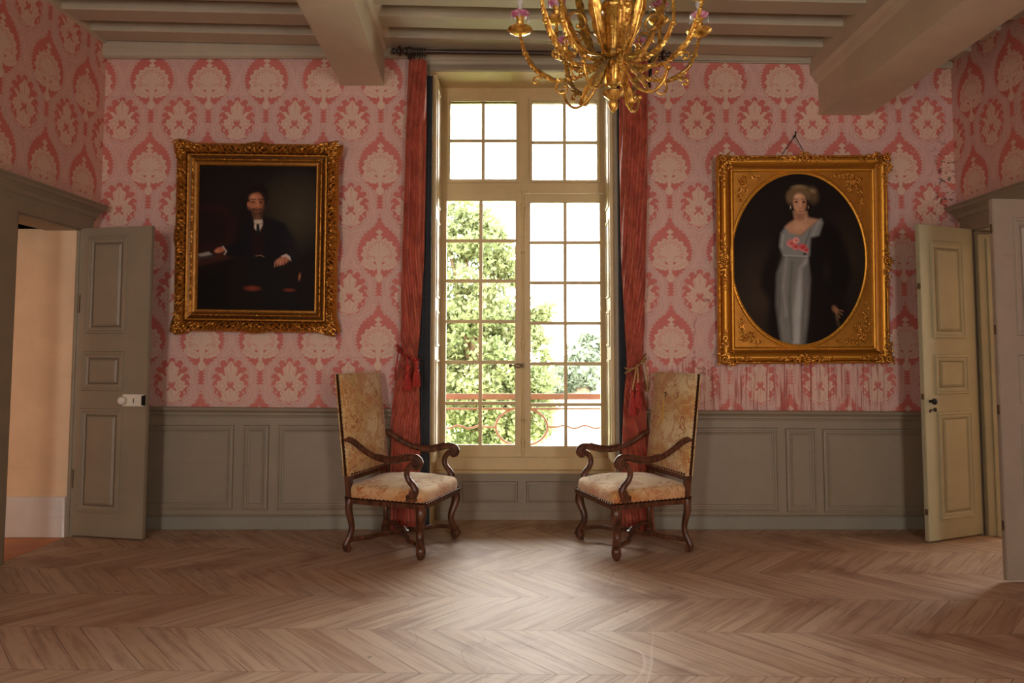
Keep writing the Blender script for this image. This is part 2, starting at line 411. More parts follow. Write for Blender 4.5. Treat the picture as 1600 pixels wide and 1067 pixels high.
# ------------------------------------------------------------------ mesh builder
class MB:
    def __init__(s): s.v = []; s.f = []
    def add(s, vs, fs, M=None):
        o = len(s.v)
        for p in vs: s.v.append(tuple(M @ Vector(p)) if M is not None else tuple(p))
        for f in fs: s.f.append(tuple(i + o for i in f))
    def box(s, x0, x1, y0, y1, z0, z1, M=None, bev=0.0):
        if x0 > x1: x0, x1 = x1, x0
        if y0 > y1: y0, y1 = y1, y0
        if z0 > z1: z0, z1 = z1, z0
        if bev <= 0:
            vs = [(x, y, z) for x in (x0, x1) for y in (y0, y1) for z in (z0, z1)]
            s.add(vs, [(0, 1, 3, 2), (4, 6, 7, 5), (0, 4, 5, 1), (2, 3, 7, 6), (0, 2, 6, 4), (1, 5, 7, 3)], M)
        else:
            bm = bmesh.new(); bmesh.ops.create_cube(bm, size=1)
            for q in bm.verts: q.co = Vector(((x0 + x1) / 2 + q.co.x * (x1 - x0), (y0 + y1) / 2 + q.co.y * (y1 - y0), (z0 + z1) / 2 + q.co.z * (z1 - z0)))
            bmesh.ops.bevel(bm, geom=bm.edges[:], offset=bev, segments=2, affect='EDGES')
            bm.verts.index_update(); s.add([q.co.copy() for q in bm.verts], [[q.index for q in f.verts] for f in bm.faces], M); bm.free()
    def prism(s, a, b):                                   # two matching loops of points
        n = len(a); s.add(list(a) + list(b), [tuple(range(n))[::-1], tuple(range(n, 2 * n))] + [(i, (i + 1) % n, (i + 1) % n + n, i + n) for i in range(n)])
    def lathe(s, prof, M=None, seg=24, wave=0, wamp=0.0):
        vs = []; fs = []
        for r, z in prof:
            for k in range(seg):
                t = 2 * PI * k / seg; rr = r * (1 + wamp * math.cos(wave * t)) if wave else r
                vs.append((rr * math.cos(t), rr * math.sin(t), z))
        n = len(prof)
        for i in range(n - 1):
            for k in range(seg):
                k2 = (k + 1) % seg; fs.append((i * seg + k, i * seg + k2, (i + 1) * seg + k2, (i + 1) * seg + k))
        fs.append(tuple(range(seg))[::-1]); fs.append(tuple(range((n - 1) * seg, n * seg)))
        s.add(vs, fs, M)
    def tube(s, pts, rad, seg=10, M=None, flat=1.0, up=None, sub=1, caps=True, twist=None):
        pts = [Vector(p) for p in pts]; rad = [rad] * len(pts) if not hasattr(rad, '__len__') else list(rad)
        if sub > 1:
            P2, R2 = [], []
            n = len(pts)
            for i in range(n - 1):
                p0 = pts[max(i - 1, 0)]; p1 = pts[i]; p2 = pts[i + 1]; p3 = pts[min(i + 2, n - 1)]
                for j in range(sub):
                    t = j / sub
                    P2.append(.5 * ((2 * p1) + (p2 - p0) * t + (2 * p0 - 5 * p1 + 4 * p2 - p3) * t * t + (3 * p1 - p0 - 3 * p2 + p3) * t ** 3))
                    R2.append(rad[i] * (1 - t) + rad[i + 1] * t)
            P2.append(pts[-1]); R2.append(rad[-1]); pts, rad = P2, R2
        vs = []; fs = []; n = len(pts)
        ref = Vector(up) if up else Vector((0, 0, 1)); prevN = None
        for i in range(n):
            t = (pts[min(i + 1, n - 1)] - pts[max(i - 1, 0)])
            t = t.normalized() if t.length > 1e-9 else Vector((0, 0, 1))
            if up: a = ref - t * ref.dot(t)
            else: a = (prevN - t * prevN.dot(t)) if prevN else (ref - t * ref.dot(t) if abs(t.dot(ref)) < .95 else Vector((1, 0, 0)) - t * t.x)
            if a.length < 1e-6: a = t.orthogonal()
            a.normalize(); prevN = a; c = t.cross(a)
            for k in range(seg):
                th = 2 * PI * k / seg + (twist[0] * i / n if twist else 0); rr = rad[i]
                if twist: rr *= 1 + twist[1] * math.cos(4 * 2 * PI * k / seg)
                vs.append(pts[i] + a * (math.cos(th) * rr * flat) + c * (math.sin(th) * rr))
        for i in range(n - 1):
            for k in range(seg):
                k2 = (k + 1) % seg; fs.append((i * seg + k, i * seg + k2, (i + 1) * seg + k2, (i + 1) * seg + k))
        if caps: fs.append(tuple(range(seg))[::-1]); fs.append(tuple(range((n - 1) * seg, n * seg)))
        s.add(vs, fs, M)
    def ball(s, c, r, seg=10, M=None, sc3=(1, 1, 1)):
        n = max(4, seg // 2 + 1); vs = []; fs = []
        for i in range(n + 1):
            a = PI * i / n
            for k in range(seg):
                t = 2 * PI * k / seg
                vs.append((c[0] + r * sc3[0] * math.sin(a) * math.cos(t), c[1] + r * sc3[1] * math.sin(a) * math.sin(t), c[2] + r * sc3[2] * math.cos(a)))
        for i in range(n):
            for k in range(seg): fs.append((i * seg + k, (i + 1) * seg + k, (i + 1) * seg + (k + 1) % seg, i * seg + (k + 1) % seg))
        s.add(vs, fs, M)
    def ring(s, x0, x1, z0, z1, prof, M=None, back=False):      # mitred moulding round a rectangle in the xz plane; prof=(inset, protrusion toward -y)
        vs = []; fs = []
        for i, (t, h) in enumerate(prof):
            vs += [(x0 + t, -h, z0 + t), (x1 - t, -h, z0 + t), (x1 - t, -h, z1 - t), (x0 + t, -h, z1 - t)]
        for i in range(len(prof) - 1):
            for k in range(4): fs.append((i * 4 + k, i * 4 + (k + 1) % 4, (i + 1) * 4 + (k + 1) % 4, (i + 1) * 4 + k))
        s.add(vs, fs, M)
    def sweepx(s, prof, pa, pb):                                 # profile of (dy, dz) swept from pa to pb, closed ends
        pa, pb = Vector(pa), Vector(pb)
        s.prism([pa + Vector((0, a, b)) for a, b in prof], [pb + Vector((0, a, b)) for a, b in prof])
    def build(s, name, m, parent=None, smooth=False, recalc=True):
        me = bpy.data.meshes.new(name); me.from_pydata(s.v, [], s.f)
        if recalc:
            bm = bmesh.new(); bm.from_mesh(me); bmesh.ops.recalc_face_normals(bm, faces=bm.faces[:]); bm.to_mesh(me); bm.free()
        o = bpy.data.objects.new(name, me); C.objects.link(o)
        me.materials.append(MAT[m] if isinstance(m, str) else m)
        if smooth:
            for p in me.polygons: p.use_smooth = True
            try: me.set_sharp_from_angle(angle=math.radians(50))
            except Exception: pass
        if parent is not None:
            o.parent = parent
            if parent.get('_world'): o.matrix_parent_inverse = Matrix.Translation(parent.location).inverted()
        return o
def tag(o, label=None, cat=None, group=None, kind=None):
    if label: o['label'] = label
    if cat: o['category'] = cat
    if group: o['group'] = group
    if kind: o['kind'] = kind
    return o
def empty(name, loc=(0, 0, 0), rz=0.0, world=True):
    o = bpy.data.objects.new(name, None); C.objects.link(o); o.location = loc; o.rotation_euler = (0, 0, rz)
    o.empty_display_size = .05
    if world: o['_world'] = 1
    return o
def struct(mb, name, m, label, smooth=False, cat='wall'):
    return tag(mb.build(name, m, smooth=smooth), label, cat, kind='structure')
# ------------------------------------------------------------------ room shell
YB, ZC = -2.05, 4.08
def poly_on_back(pts, Y=D): return [onY(a, b, Y) for a, b in pts]
BW = .738                                   # half width of the window bay
ztop = onY(817, 112, D).z                   # head of the bay
b = MB(); b.box(XL - .02, XR + .02, YB, D + .01, -.12, 0); b.box(-BW, BW, D, D + .32, -.12, 0)
struct(b, 'floor', 'parquet', 'worn oak parquet floor laid in chevrons', cat='floor')
b = MB()
b.box(XL - .5, -BW, D, D + .6, -.1, ZC); b.box(BW, XR + .5, D, D + .6, -.1, ZC); b.box(-BW, BW, D, D + .6, ztop, ZC)
struct(b, 'wall_back', 'damask_back', 'wall with pink damask paper around the tall window')
b = MB(); b.box(-BW - .001, -BW + .002, D + .001, D + .55, 0, ztop); b.box(BW - .002, BW + .001, D + .001, D + .55, 0, ztop); b.box(-BW, BW, D + .001, D + .55, ztop - .003, ztop + .001)
struct(b, 'trim_16', 'window_paint', 'cream painted reveals of the window bay', cat='reveal')
b = MB(); b.box(-BW - .09, BW + .09, D - .022, D, ztop + .03, ztop + .14); b.box(-BW - .10, BW + .10, D - .035, D, ztop + .085, ztop + .105, bev=.004)
struct(b, 'trim_17', 'joist_paint', 'grey board over the window head', cat='casing')
b = MB(); b.box(XL - .5, XR + .5, YB - .3, D + .6, ZC, ZC + .15)
struct(b, 'ceiling', 'joist_paint', 'painted boards between the ceiling joists', cat='ceiling')
b = MB()                                    # rear wall with two assumed window openings, sized for fill light
for a, c in ((XL - .5, -2.25), (-1.55, 1.55), (2.25, XR + .5)): b.box(a, c, YB - .3, YB, -.1, ZC)
for a, c in ((-2.25, -1.55), (1.55, 2.25)): b.box(a, c, YB - .3, YB, -.1, .7); b.box(a, c, YB - .3, YB, 2.8, ZC)
struct(b, 'wall_rear', 'damask_back', 'papered wall behind the viewer with two openings sized for fill light')
# left wall with door opening
LY0, LY1 = 4.93, 5.66; LZ = 2.34
b = MB()
b.box(XL - .5, XL, YB, LY0, -.1, ZC); b.box(XL - .5, XL, LY1, D, -.1, ZC); b.box(XL - .5, XL, LY0, LY1, LZ, ZC)
struct(b, 'wall_left', 'damask_side', 'left side wall with pink damask paper above the door')
RY0, RY1 = 4.60, 5.71; RZ = 2.34
b = MB()
b.box(XR, XR + .3, YB, RY0, -.1, ZC); b.box(XR, XR + .3, RY1, D, -.1, ZC); b.box(XR, XR + .3, RY0, RY1, RZ, ZC)
struct(b, 'wall_right', 'damask_side', 'right side wall with pink damask paper above the double door')
# adjoining rooms
b = MB()
b.box(XL - 3.5, XL - .02, LY1 - .014, LY1 + .2, 0, 2.6); b.box(XL - 3.6, XL - 3.5, 1.5, LY1 + .2, 0, 2.6)
b.box(XL - 3.5, XL - .5, 1.4, 1.5, 0, 2.6)
b.box(XL - 3.5, XL - .005, 1.5, LY1, LZ, LZ + .1)
struct(b, 'wall_hall', 'plaster', 'cream plaster wall seen through the left doorway')
b = MB(); b.box(XL - 3.5, XL - .02, LY1 - .035, LY1 - .012, 0, .30, bev=.004)
struct(b, 'baseboard_hall', 'white_paint', 'white plinth board seen through the left doorway', cat='baseboard')
b = MB(); b.box(XL - 3.5, XL - .03, 1.5, LY1, -.1, -.002)
struct(b, 'floor_hall', 'orange_floor', 'orange wooden floor of the room beyond the left doorway', cat='floor')
b = MB()
b.box(XR + .3, XR + 3, RY1 + .35, RY1 + .5, 0, 2.8); b.box(XR + 3, XR + 3.1, 1.5, RY1 + .5, 0, 2.8); b.box(XR + .3, XR + 3, 1.4, 1.5, 0, 2.8)
b.box(XR + .3, XR + 3, 1.5, RY1 + .5, 2.8, 2.9)
struct(b, 'wall_side', 'plaster', 'plaster wall of the room beyond the right doorway')
b = MB(); b.box(XR - .02, XR + 3, 1.5, RY1 + .5, -.1, -.002)
struct(b, 'floor_side', 'parquet', 'parquet of the room beyond the right doorway', cat='floor')
# ------------------------------------------------------------------ wainscot on the back wall
PP = [(0, 0), (.006, .016), (.018, .018), (.022, .010), (.034, .010), (.042, .002), (.05, .0), (.056, .006), (.062, .006)]
def wains(name, pxl, pxr, panels, slope0, slope1, lab):
    # slope0/slope1: pixel y of the rail top at both ends
    XA = pxl if abs(pxl) < 10 else onY(pxl, 640, D).x; XB = pxr if abs(pxr) < 10 else onY(pxr, 640, D).x
    zt = (onY(800, slope0, D).z + onY(800, slope1, D).z) / 2
    b = MB(); dp = .030
    b.box(XA, XB, D - dp, D + .02, .09, zt - .015)
    za = onY(800, slope0, D).z; zb = onY(800, slope1, D).z
    prof = [(0.01, 0), (-.075, 0), (-.082, -.008), (-.078, -.022), (-.062, -.030), (-.05, -.045), (-.05, -.058), (-.04, -.064), (-.036, -.078), (-.02, -.084), (0.01, -.084)]
    b.sweepx(prof, (XA, D, za), (XB, D, zb))
    MM = Matrix.Translation((0, D - dp, 0))
    for (p0, p1, q0, q1) in panels:
        a = onY(p0, (q0 + q1) / 2, D - dp).x if abs(p0) > 10 else p0; c = onY(p1, (q0 + q1) / 2, D - dp).x if abs(p1) > 10 else p1
        b.ring(a, c, onY(800, q1, D - dp).z, onY(800, q0, D - dp).z, PP, MM)
        i = .062; b.box(a + i, c - i, -.007, .0, onY(800, q1, D - dp).z + i, onY(800, q0, D - dp).z - i, MM)
    b.sweepx([(0, 0), (-.034, 0), (-.040, -.006), (-.034, -.012), (0, -.012)], (XA, D, .115), (XB, D, .115))
    return tag(b.build(name, 'grey_paint'), lab, 'wainscot', kind='structure')
wains('trim_1', XL + .001, -BW - .09, [(XL + .1, 365, 664, 796), (379, 420, 664, 797), (433, 632, 664, 797)], 634, 638, 'grey panelled wainscot left of the window')
wains('trim_2', BW + .09, XR - .001, [(1004, 1217, 668, 799), (1228, 1276, 669, 800), (1286, XR - .12, 670, 801)], 640, 643, 'grey panelled wainscot right of the window')
b = MB(); b.tube([onY(px, py, D - .0305) for px, py in ((1086, 706), (1120, 705.5), (1160, 707), (1185, 710.5), (1208, 713))], .0022, 5, sub=4)
b.build('crack', 'black_metal', bpy.data.objects['trim_2'])
for n, a, c, l in (('baseboard_left', XL, -BW - .09, 'greenish grey plinth board left of the window'), ('baseboard_right', BW + .09, XR, 'greenish grey plinth board right of the window')):
    b = MB(); b.box(a + .001, c - .001, D - .042, D + .01, 0, .095, bev=.003)
    tag(b.build(n, 'base_paint'), l, 'baseboard', kind='structure')
# ------------------------------------------------------------------ ceiling: joists, cornices, beams
ZJ = H + 2.45
k = 0
LB = lambda y: -1.43 + (D - y) * .058      # left beam's left edge at depth y (beam runs slightly askew)
def leftbeam_x(y, off=0): return onY(533, 134, D).x + off + (D - y) * .058
jw = .19
rb0 = onY(1280, 180, D); rb1 = onY(1357, 181, D)
lb0 = onY(533, 134, D); lb1 = onY(600, 136, D)
labs = {}
yj1, yj0, yjf = onZ(700, 45, ZJ).y, onZ(700, 10, ZJ).y, onZ(700, 27, ZJ).y
sp_, jw = yj1 - yj0, yj1 - yjf
zsl = lambda x: -.0233 * (x - onZ(700, 45, ZJ).x)
ORD = ['nearest the window wall', 'second from the window wall', 'third from the window wall', 'fourth from the window wall']
for j in range(-1, 13):
    yb = min(yj1 - sp_ * j, D - .028); ya = yj1 - sp_ * j - jw
    if ya > D - .05: continue
    spans = [(XL + .0, leftbeam_x(yb) + .02, 'left of the skewed beam'), (leftbeam_x(ya, lb1.x - lb0.x) - .02, rb0.x + .02, 'between the two beams'), (rb1.x - .02, XR, 'right of the heavy beam')]
    for si, (xa, xb, l) in enumerate(spans):
        b = MB(); dz = .012 * noise.noise(Vector((j * 3.1, si * 7.7, 0)))
        lp = lambda x: [(x, ya + .006, ZJ + dz + zsl(x)), (x, yb - .004, ZJ + dz + zsl(x)), (x, yb, ZJ + dz + zsl(x) + .006), (x, yb, ZC + .01), (x, ya, ZC + .01), (x, ya, ZJ + dz + zsl(x) + .008)]
        b.prism(lp(xa), lp(xb))
        o = b.build('ceiling_joist', 'joist_paint')
        tag(o, 'painted ceiling joist %s, %s' % (l, ORD[j + 1] if j < 3 else 'further back over the room'), 'joist', 'ceiling joists ' + l + (' behind the viewer' if j > 2 else ''), 'structure')
def beam(name, a, c, skew, zbot, lab):
    b = MB(); L = D + 1.9
    def loop(y):
        o = (D - y) * skew; x0, x1 = a + o, c + o
        zt = ZC + .02
        return [(x0, y, zbot), (x1, y, zbot), (x1 + .004, y, zbot + .26), (x1 + .03, y, zbot + .275), (x1 + .045, y, zbot + .31), (x1 + .07, y, zbot + .335), (x1 + .075, y, zt),
                (x0 - .075, y, zt), (x0 - .07, y, zbot + .335), (x0 - .045, y, zbot + .31), (x0 - .03, y, zbot + .275), (x0 - .004, y, zbot + .26)]
    b.prism(loop(D + .02), loop(YB))
    o = b.build(name, 'beam_paint'); return tag(o, lab, 'beam', kind='structure')
beam('trim_3', lb0.x, lb1.x, .058, lb0.z, 'painted ceiling beam ending left of the window')
beam('trim_4', rb0.x, rb1.x, 0.0, rb0.z, 'heavy painted ceiling beam ending above the oval portrait')
def cornice(name, xa, xb, ya_, yb_, lab):
    za = onY(800, ya_, D).z; zb = onY(800, yb_, D).z; b = MB()
    pr = lambda z: [(0, z), (-.022, z), (-.026, z + .012), (-.026, ZJ - .06), (-.05, ZJ - .045), (-.055, ZJ - .02), (-.055, ZC), (0, ZC)]
    b.prism([Vector((xa, D + q, z)) for q, z in pr(za)], [Vector((xb, D + q, z)) for q, z in pr(zb)])
    tag(b.build(name, 'joist_paint'), lab, 'cornice', kind='structure')
cornice('trim_5', XL, lb0.x + .02, 73, 87, 'grey cornice board above the paper left of the beam')
cornice('trim_6', lb1.x - .02, rb0.x + .02, 92, 101, 'grey cornice board above the window')
cornice('trim_7', rb1.x - .02, XR, 104, 108, 'grey cornice board right of the heavy beam')
b = MB(); b.box(XL - .01, XL + .03, YB, D, onY(172, 72, D).z, ZC); tag(b.build('trim_8', 'beam_paint'), 'board along the top of the left wall', 'cornice', kind='structure')
b = MB(); b.box(XR - .03, XR + .01, YB, D, onY(172, 72, D).z, ZC); tag(b.build('trim_9', 'beam_paint'), 'board along the top of the right wall', 'cornice', kind='structure')
# ------------------------------------------------------------------ window bay and window
zs = onY(817, 740, D + .27).z                # sill shelf height
b = MB()
b.box(-BW, BW, D + .30, D + .60, 0, zs - .0)
MM = Matrix.Translation((0, D + .30, 0))
zA, zB_ = onY(817, 785, D + .3).z, onY(817, 752, D + .3).z
b.ring(onY(722, 770, D + .3).x, onY(809, 770, D + .3).x, zA, zB_, PP[:5], MM); b.ring(onY(822, 770, D + .3).x, onY(912, 770, D + .3).x, zA, zB_, PP[:5], MM)
b.box(-BW, BW, D + .29, D + .31, 0, .07)
b.build('apron', 'grey_paint')
ap = bpy.data.objects['apron']; ap.name = 'trim_10'; tag(ap, 'grey panelled apron below the window sill', 'panelling', kind='structure')
b = MB(); b.box(-BW, BW, D + .265, YW + .02, zs, zs + .022, bev=.006); b.box(-BW, BW, D + .335, YW + .15, zs + .02, zs + .115, bev=.006); b.box(-BW, BW, D + .325, YW + .1, zs + .105, zs + .125, bev=.006)
tag(b.build('trim_11', 'window_paint'), 'cream stepped window sill', 'sill', kind='structure')
# casing on the wall around the bay
b = MB(); cw = .065
pr = [(0, .0), (0, .028), (.012, .034), (.045, .034), (.052, .02), (.065, .016), (.065, 0)]
for sgn in (-1, 1):
    b.prism([(sgn * (BW + t), D - h, 0) for t, h in pr], [(sgn * (BW + t), D - h, ztop) for t, h in pr])
b.prism([(-BW - cw, D - h, ztop + t) for t, h in pr], [(BW + cw, D - h, ztop + t) for t, h in pr])
tag(b.build('trim_12', 'grey_paint'), 'grey moulded casing around the window bay', 'casing', kind='structure')
# folded shutters in the reveals
for sgn, lb_ in ((-1, 'folded inner shutter on the left reveal of the window'), (1, 'sunlit folded inner shutter on the right reveal of the window')):
    r = empty('window_shutter', (sgn * (BW - .02), D + .19, zs + .13))
    b = MB(); x0, x1 = (BW - .030, BW - .002) if sgn > 0 else (-BW + .002, -BW + .030)
    b.box(x0, x1, D + .015, D + .335, zs + .13, ztop - .02, bev=.003)
    b.build('shutter_board', 'window_paint', r)
    b = MB(); R = Matrix.Translation((sgn * (BW - .030), D + .175, 0)) @ Matrix.Rotation(-sgn * PI / 2, 4, 'Z')
    zz = [zs + .2, zs + .95, zs + 1.05, zs + 1.35, zs + 1.45, zs + 2.1, zs + 2.2, ztop - .1]
    for i in range(0, 8, 2): b.ring(-.12, .12, zz[i], zz[i + 1], [(0, 0), (.006, .008), (.02, .008), (.03, 0)], R)
    b.build('panel_moulding', 'window_paint', r)
    tag(r, lb_, 'shutter', kind='structure')
# the window itself
W = empty('window_1', (0, YW, zs + .12)); tag(W, 'tall cream casement window with small panes', 'window', kind='structure')
wx = lambda px, py=450: onY(px, py, YW).x
wz = lambda py: onY(817, py, YW).z
zbot, ztp = zs + .12, ztop + .02
def bars(mb, xs, zsn, y0, y1):        # frame members: filled rectangle minus panes given as grid
    pass
zf_t = wz(301); zf_b = wz(288)
b = MB()
xo = BW
tr_l, tr_r = wx(687, 300), wx(948, 300)
zh, zt0, zt1 = wz(160), wz(283), wz(303)
b.box(-xo, xo, YW - .03, YW + .06, zh, ztp); b.box(-xo, xo, YW - .03, YW + .06, zt1, zt0)
b.box(-xo, wx(704, 220), YW - .03, YW + .06, zt0, zh); b.box(wx(932, 220), xo, YW - .03, YW + .06, zt0, zh); b.box(wx(806, 220), wx(832, 220), YW - .03, YW + .06, zt0, zh)
b.box(-xo, wx(690, 500), YW - .03, YW + .06, zbot, zt1); b.box(wx(944, 500), xo, YW - .03, YW + .06, zbot, zt1)
b.box(wx(690, 500), wx(944, 500), YW - .03, YW + .06, zbot - .01, wz(713))
for xa, xb in ((wx(704, 220), wx(806, 220)), (wx(832, 220), wx(932, 220))):
    b.ring(xa - .03, xb + .03, wz(282) - .03, wz(160) + .03, [(0, 0), (.004, .012), (.022, .012), (.03, 0)], Matrix.Translation((0, YW - .03, 0)))
b.box(wx(811, 220), wx(825, 220), YW - .042, YW - .02, wz(300), wz(150), bev=.004)
b.build('window_frame', 'window_paint', W)
def grid(name, xa, xb, za, zb, cols, rows, y0, y1, stile, lab=None, mw=.029):

    b = MB(); l, r, bt, tp = stile
    b.box(xa - l, xa, y0, y1, za - bt, zb + tp, bev=.003); b.box(xb, xb + r, y0, y1, za - bt, zb + tp, bev=.003)
    b.box(xa, xb, y0, y1, za - bt, za); b.box(xa, xb, y0, y1, zb, zb + tp)
    for i in range(1, cols):
        x = xa + (xb - xa) * i / cols; b.box(x - mw / 2, x + mw / 2, y0 + .008, y1 - .008, za, zb, bev=.003)
    for i in range(1, rows):
        z = za + (zb - za) * i / rows; b.box(xa, xb, y0 + .010, y1 - .010, z - mw / 2, z + mw / 2, bev=.003)
    o = b.build(name, 'window_paint', W)
    g = MB(); ym = (y0 + y1) / 2; g.box(xa - .002, xb + .002, ym - .0015, ym + .0015, za, zb)
    g.build('glass', 'window_glass', o)
    return o
grid('transom_light', wx(704, 220), wx(806, 220), wz(280), wz(160), 2, 2, YW - .01, YW + .03, (.006, .006, .006, .006))
grid('transom_light', wx(832, 220), wx(932, 220), wz(283), wz(162), 2, 2, YW - .01, YW + .03, (.006, .006, .006, .006))
cL = grid('casement', wx(698), wx(805), wz(694), wz(315), 2, 6, YW - .045, YW + .0, (.05, .062, .10, .064))
cR = grid('casement', wx(829), wx(937), wz(696), wz(318), 2, 6, YW - .043, YW + .002, (.062, .05, .10, .078))
# espagnolette
b = MB(); xr = wx(817); yr = YW - .065
b.tube([(xr, yr, wz(716)), (xr, yr, wz(302))], .0095, 12)
for pz, h in ((326, .03), (536, .035), (536 - 140, .012), (655, .012), (690, .04)):
    z = wz(pz); b.lathe([(.009, -h), (.016, -h * .8), (.012, -h * .4), (.021, 0), (.012, h * .4), (.016, h * .8), (.009, h)], Matrix.Translation((xr, yr, z)), 14)
b.box(xr - .05, xr + .05, yr - .012, YW - .04, wz(717) - .005, wz(713), bev=.004)
for pz in (340, 520, 700): b.box(xr - .014, xr + .014, yr - .004, YW - .04, wz(pz) - .008, wz(pz) + .008)
b.build('espagnolette', 'window_paint', W, True)
b = MB(); z = wz(571)
b.box(xr - .012, xr + .012, yr - .02, yr + .012, z - .022, z + .022, bev=.004)
b.tube([(xr, yr - .02, z), (xr - .03, yr - .035, z + .012), (xr - .055, yr - .04, z + .014), (xr - .075, yr - .04, z + .004), (xr - .055, yr - .04, z - .014), (xr - .03, yr - .035, z - .012), (xr, yr - .02, z)], .006, 8, sub=4)
b.tube([(xr - .075, yr - .04, z), (xr - .09, yr - .04, z + .002)], .006, 8)
b.ball((xr - .105, yr - .04, z + .002), .016, 14)
b.build('window_handle', 'brass_hinge', W, True)
for px in (688, 947):
    for py in (345, 455, 560, 680):
        b = MB(); b.tube([(wx(px), YW - .05, wz(py) - .05), (wx(px), YW - .05, wz(py) + .05)], .007, 8); b.ball((wx(px), YW - .05, wz(py) + .055), .008, 8)
        b.build('hinge', 'window_paint', W, True)
# ------------------------------------------------------------------ doors
DP = [(0, 0), (.005, .012), (.018, .014), (.024, .006), (.04, .006), (.05, -.0), (.06, .0), (.075, .010), (.085, .010)]
def leaf(name, hinge, ang, wd, ht, z0, panels, m, lab, flip=False, thick=.035):
    # local x from hinge along the leaf, visible face toward local -y
    r = empty(name, (hinge[0], hinge[1], z0), ang, world=False); tag(r, lab, 'door', kind='structure')
    b = MB(); b.box(0, wd, 0, thick, 0, ht, bev=.004)
    for (a, c, t, q) in panels:
        b.ring(a * wd, c * wd, ht * (1 - q), ht * (1 - t), DP)
        i = .085
        if (c - a) * wd > 2 * i + .02: b.box(a * wd + i, c * wd - i, -.010, 0.0, ht * (1 - q) + i, ht * (1 - t) - i)
    for (a, c, t, q) in panels:      # same mouldings on the other face
        b.ring((1 - c) * wd, (1 - a) * wd, ht * (1 - q), ht * (1 - t), DP, Matrix.Translation((wd, thick, 0)) @ Matrix.Rotation(PI, 4, 'Z'))
    b.build('leaf', m, r)
    return r
hl = (XL + .02, 5.65); fl = onZ(222, 841, 0.02)
angL = math.atan2(fl.y - hl[1], fl.x - hl[0]); wl = math.hypot(fl.y - hl[1], fl.x - hl[0])
dl = leaf('door_1', hl, angL, wl, onX(117, 355, XL).z * 0 + 2.335, .012, [(.10, .68, .030, .35), (.08, .67, .408, .535), (.07, .67, .592, .925)], 'grey_paint', 'grey panelled door leaf standing open at the left doorway')
def zof(frac, ht=2.335): return ht * (1 - frac)
b = MB(); b.box(wl - .20, wl - .02, -.012, 0.0, zof(.583), zof(.545), bev=.003); b.build('lock_plate', 'porcelain', dl)
MAT['porcelain']
b = MB(); b.box(wl - .035, wl - .008, -.014, 0.0, zof(.580), zof(.548), bev=.002); b.box(wl - .105, wl - .099, -.0135, 0, zof(.572), zof(.558)); b.build('lock_keeper', 'black_metal', dl)
kk = MB(); kk.lathe([(.012, 0), (.012, .02), (.026, .028), (.032, .042), (.026, .056), (.01, .062)], Matrix.Translation((wl - .17, -.012, zof(.564))) @ Matrix.Rotation(PI / 2, 4, 'X'), 20)
kk.build('door_knob', 'porcelain', dl, True)['label'] = 'white porcelain knob'
for z in (.42, 1.75):
    b = MB(); b.tube([(-.004, -.004, z - .07), (-.004, -.004, z + .07)], .009, 8); b.build('hinge', 'brass_hinge', dl, True)
hr = (XR - .02, 5.69); f2 = onZ(1452, 845, .02)
a2 = math.atan2(f2.y - hr[1], f2.x - hr[0]); w2 = math.hypot(f2.y - hr[1], f2.x - hr[0])
# visible face must be local -y: hinge on the right, so build from the free edge
d2 = leaf('door_2', (f2.x, f2.y), math.atan2(hr[1] - f2.y, hr[0] - f2.x), w2, 2.335, .012, [(.18, .80, .05, .365), (.20, .82, .417, .545), (.22, .86, .60, .94)], 'cream_door_paint', 'cream green panelled door leaf open beside the right corner')
b = MB(); MR = Matrix.Rotation(PI / 2, 4, 'X')
b.lathe([(.010, 0), (.010, .025), (.022, .032), (.024, .045), (.014, .055)], Matrix.Translation((.055, 0, zof(.565))) @ MR, 16); b.build('door_knob', 'black_metal', d2, True)
b = MB(); b.tube([(.045, -.012, zof(.592)), (.10, -.014, zof(.592))], .005, 8); b.lathe([(.012, 0), (.016, .008), (.006, .012)], Matrix.Translation((.105, 0, zof(.592))) @ MR, 14); b.tube([(.045, -.012, zof(.592)), (.04, -.012, zof(.60))], .006, 8)
b.build('key', 'black_metal', d2, True)
for fz in (.20, .55, .91):
    b = MB(); b.box(-.003, .008, .004, .026, zof(fz) - .022, zof(fz) + .022, bev=.002); b.build('latch', 'brass_hinge', d2)
f3 = onZ(1574, 906, .02)
d3 = leaf('door_3', (f3.x, f3.y), math.atan2(4.60 - f3.y, XR - f3.x), XR - .01 - f3.x, 2.335, .012, [(.22, .84, .05, .365), (.22, .84, .417, .545), (.22, .84, .60, .94)], 'pink_door_paint', 'nearer panelled door leaf cut by the right edge of the view')
for fz in (.08, .35, .56, .86):
    b = MB(); b.box(-.003, .006, .006, .026, zof(fz) - .03, zof(fz) + .03, bev=.002); b.build('latch', 'brass_hinge', d3)
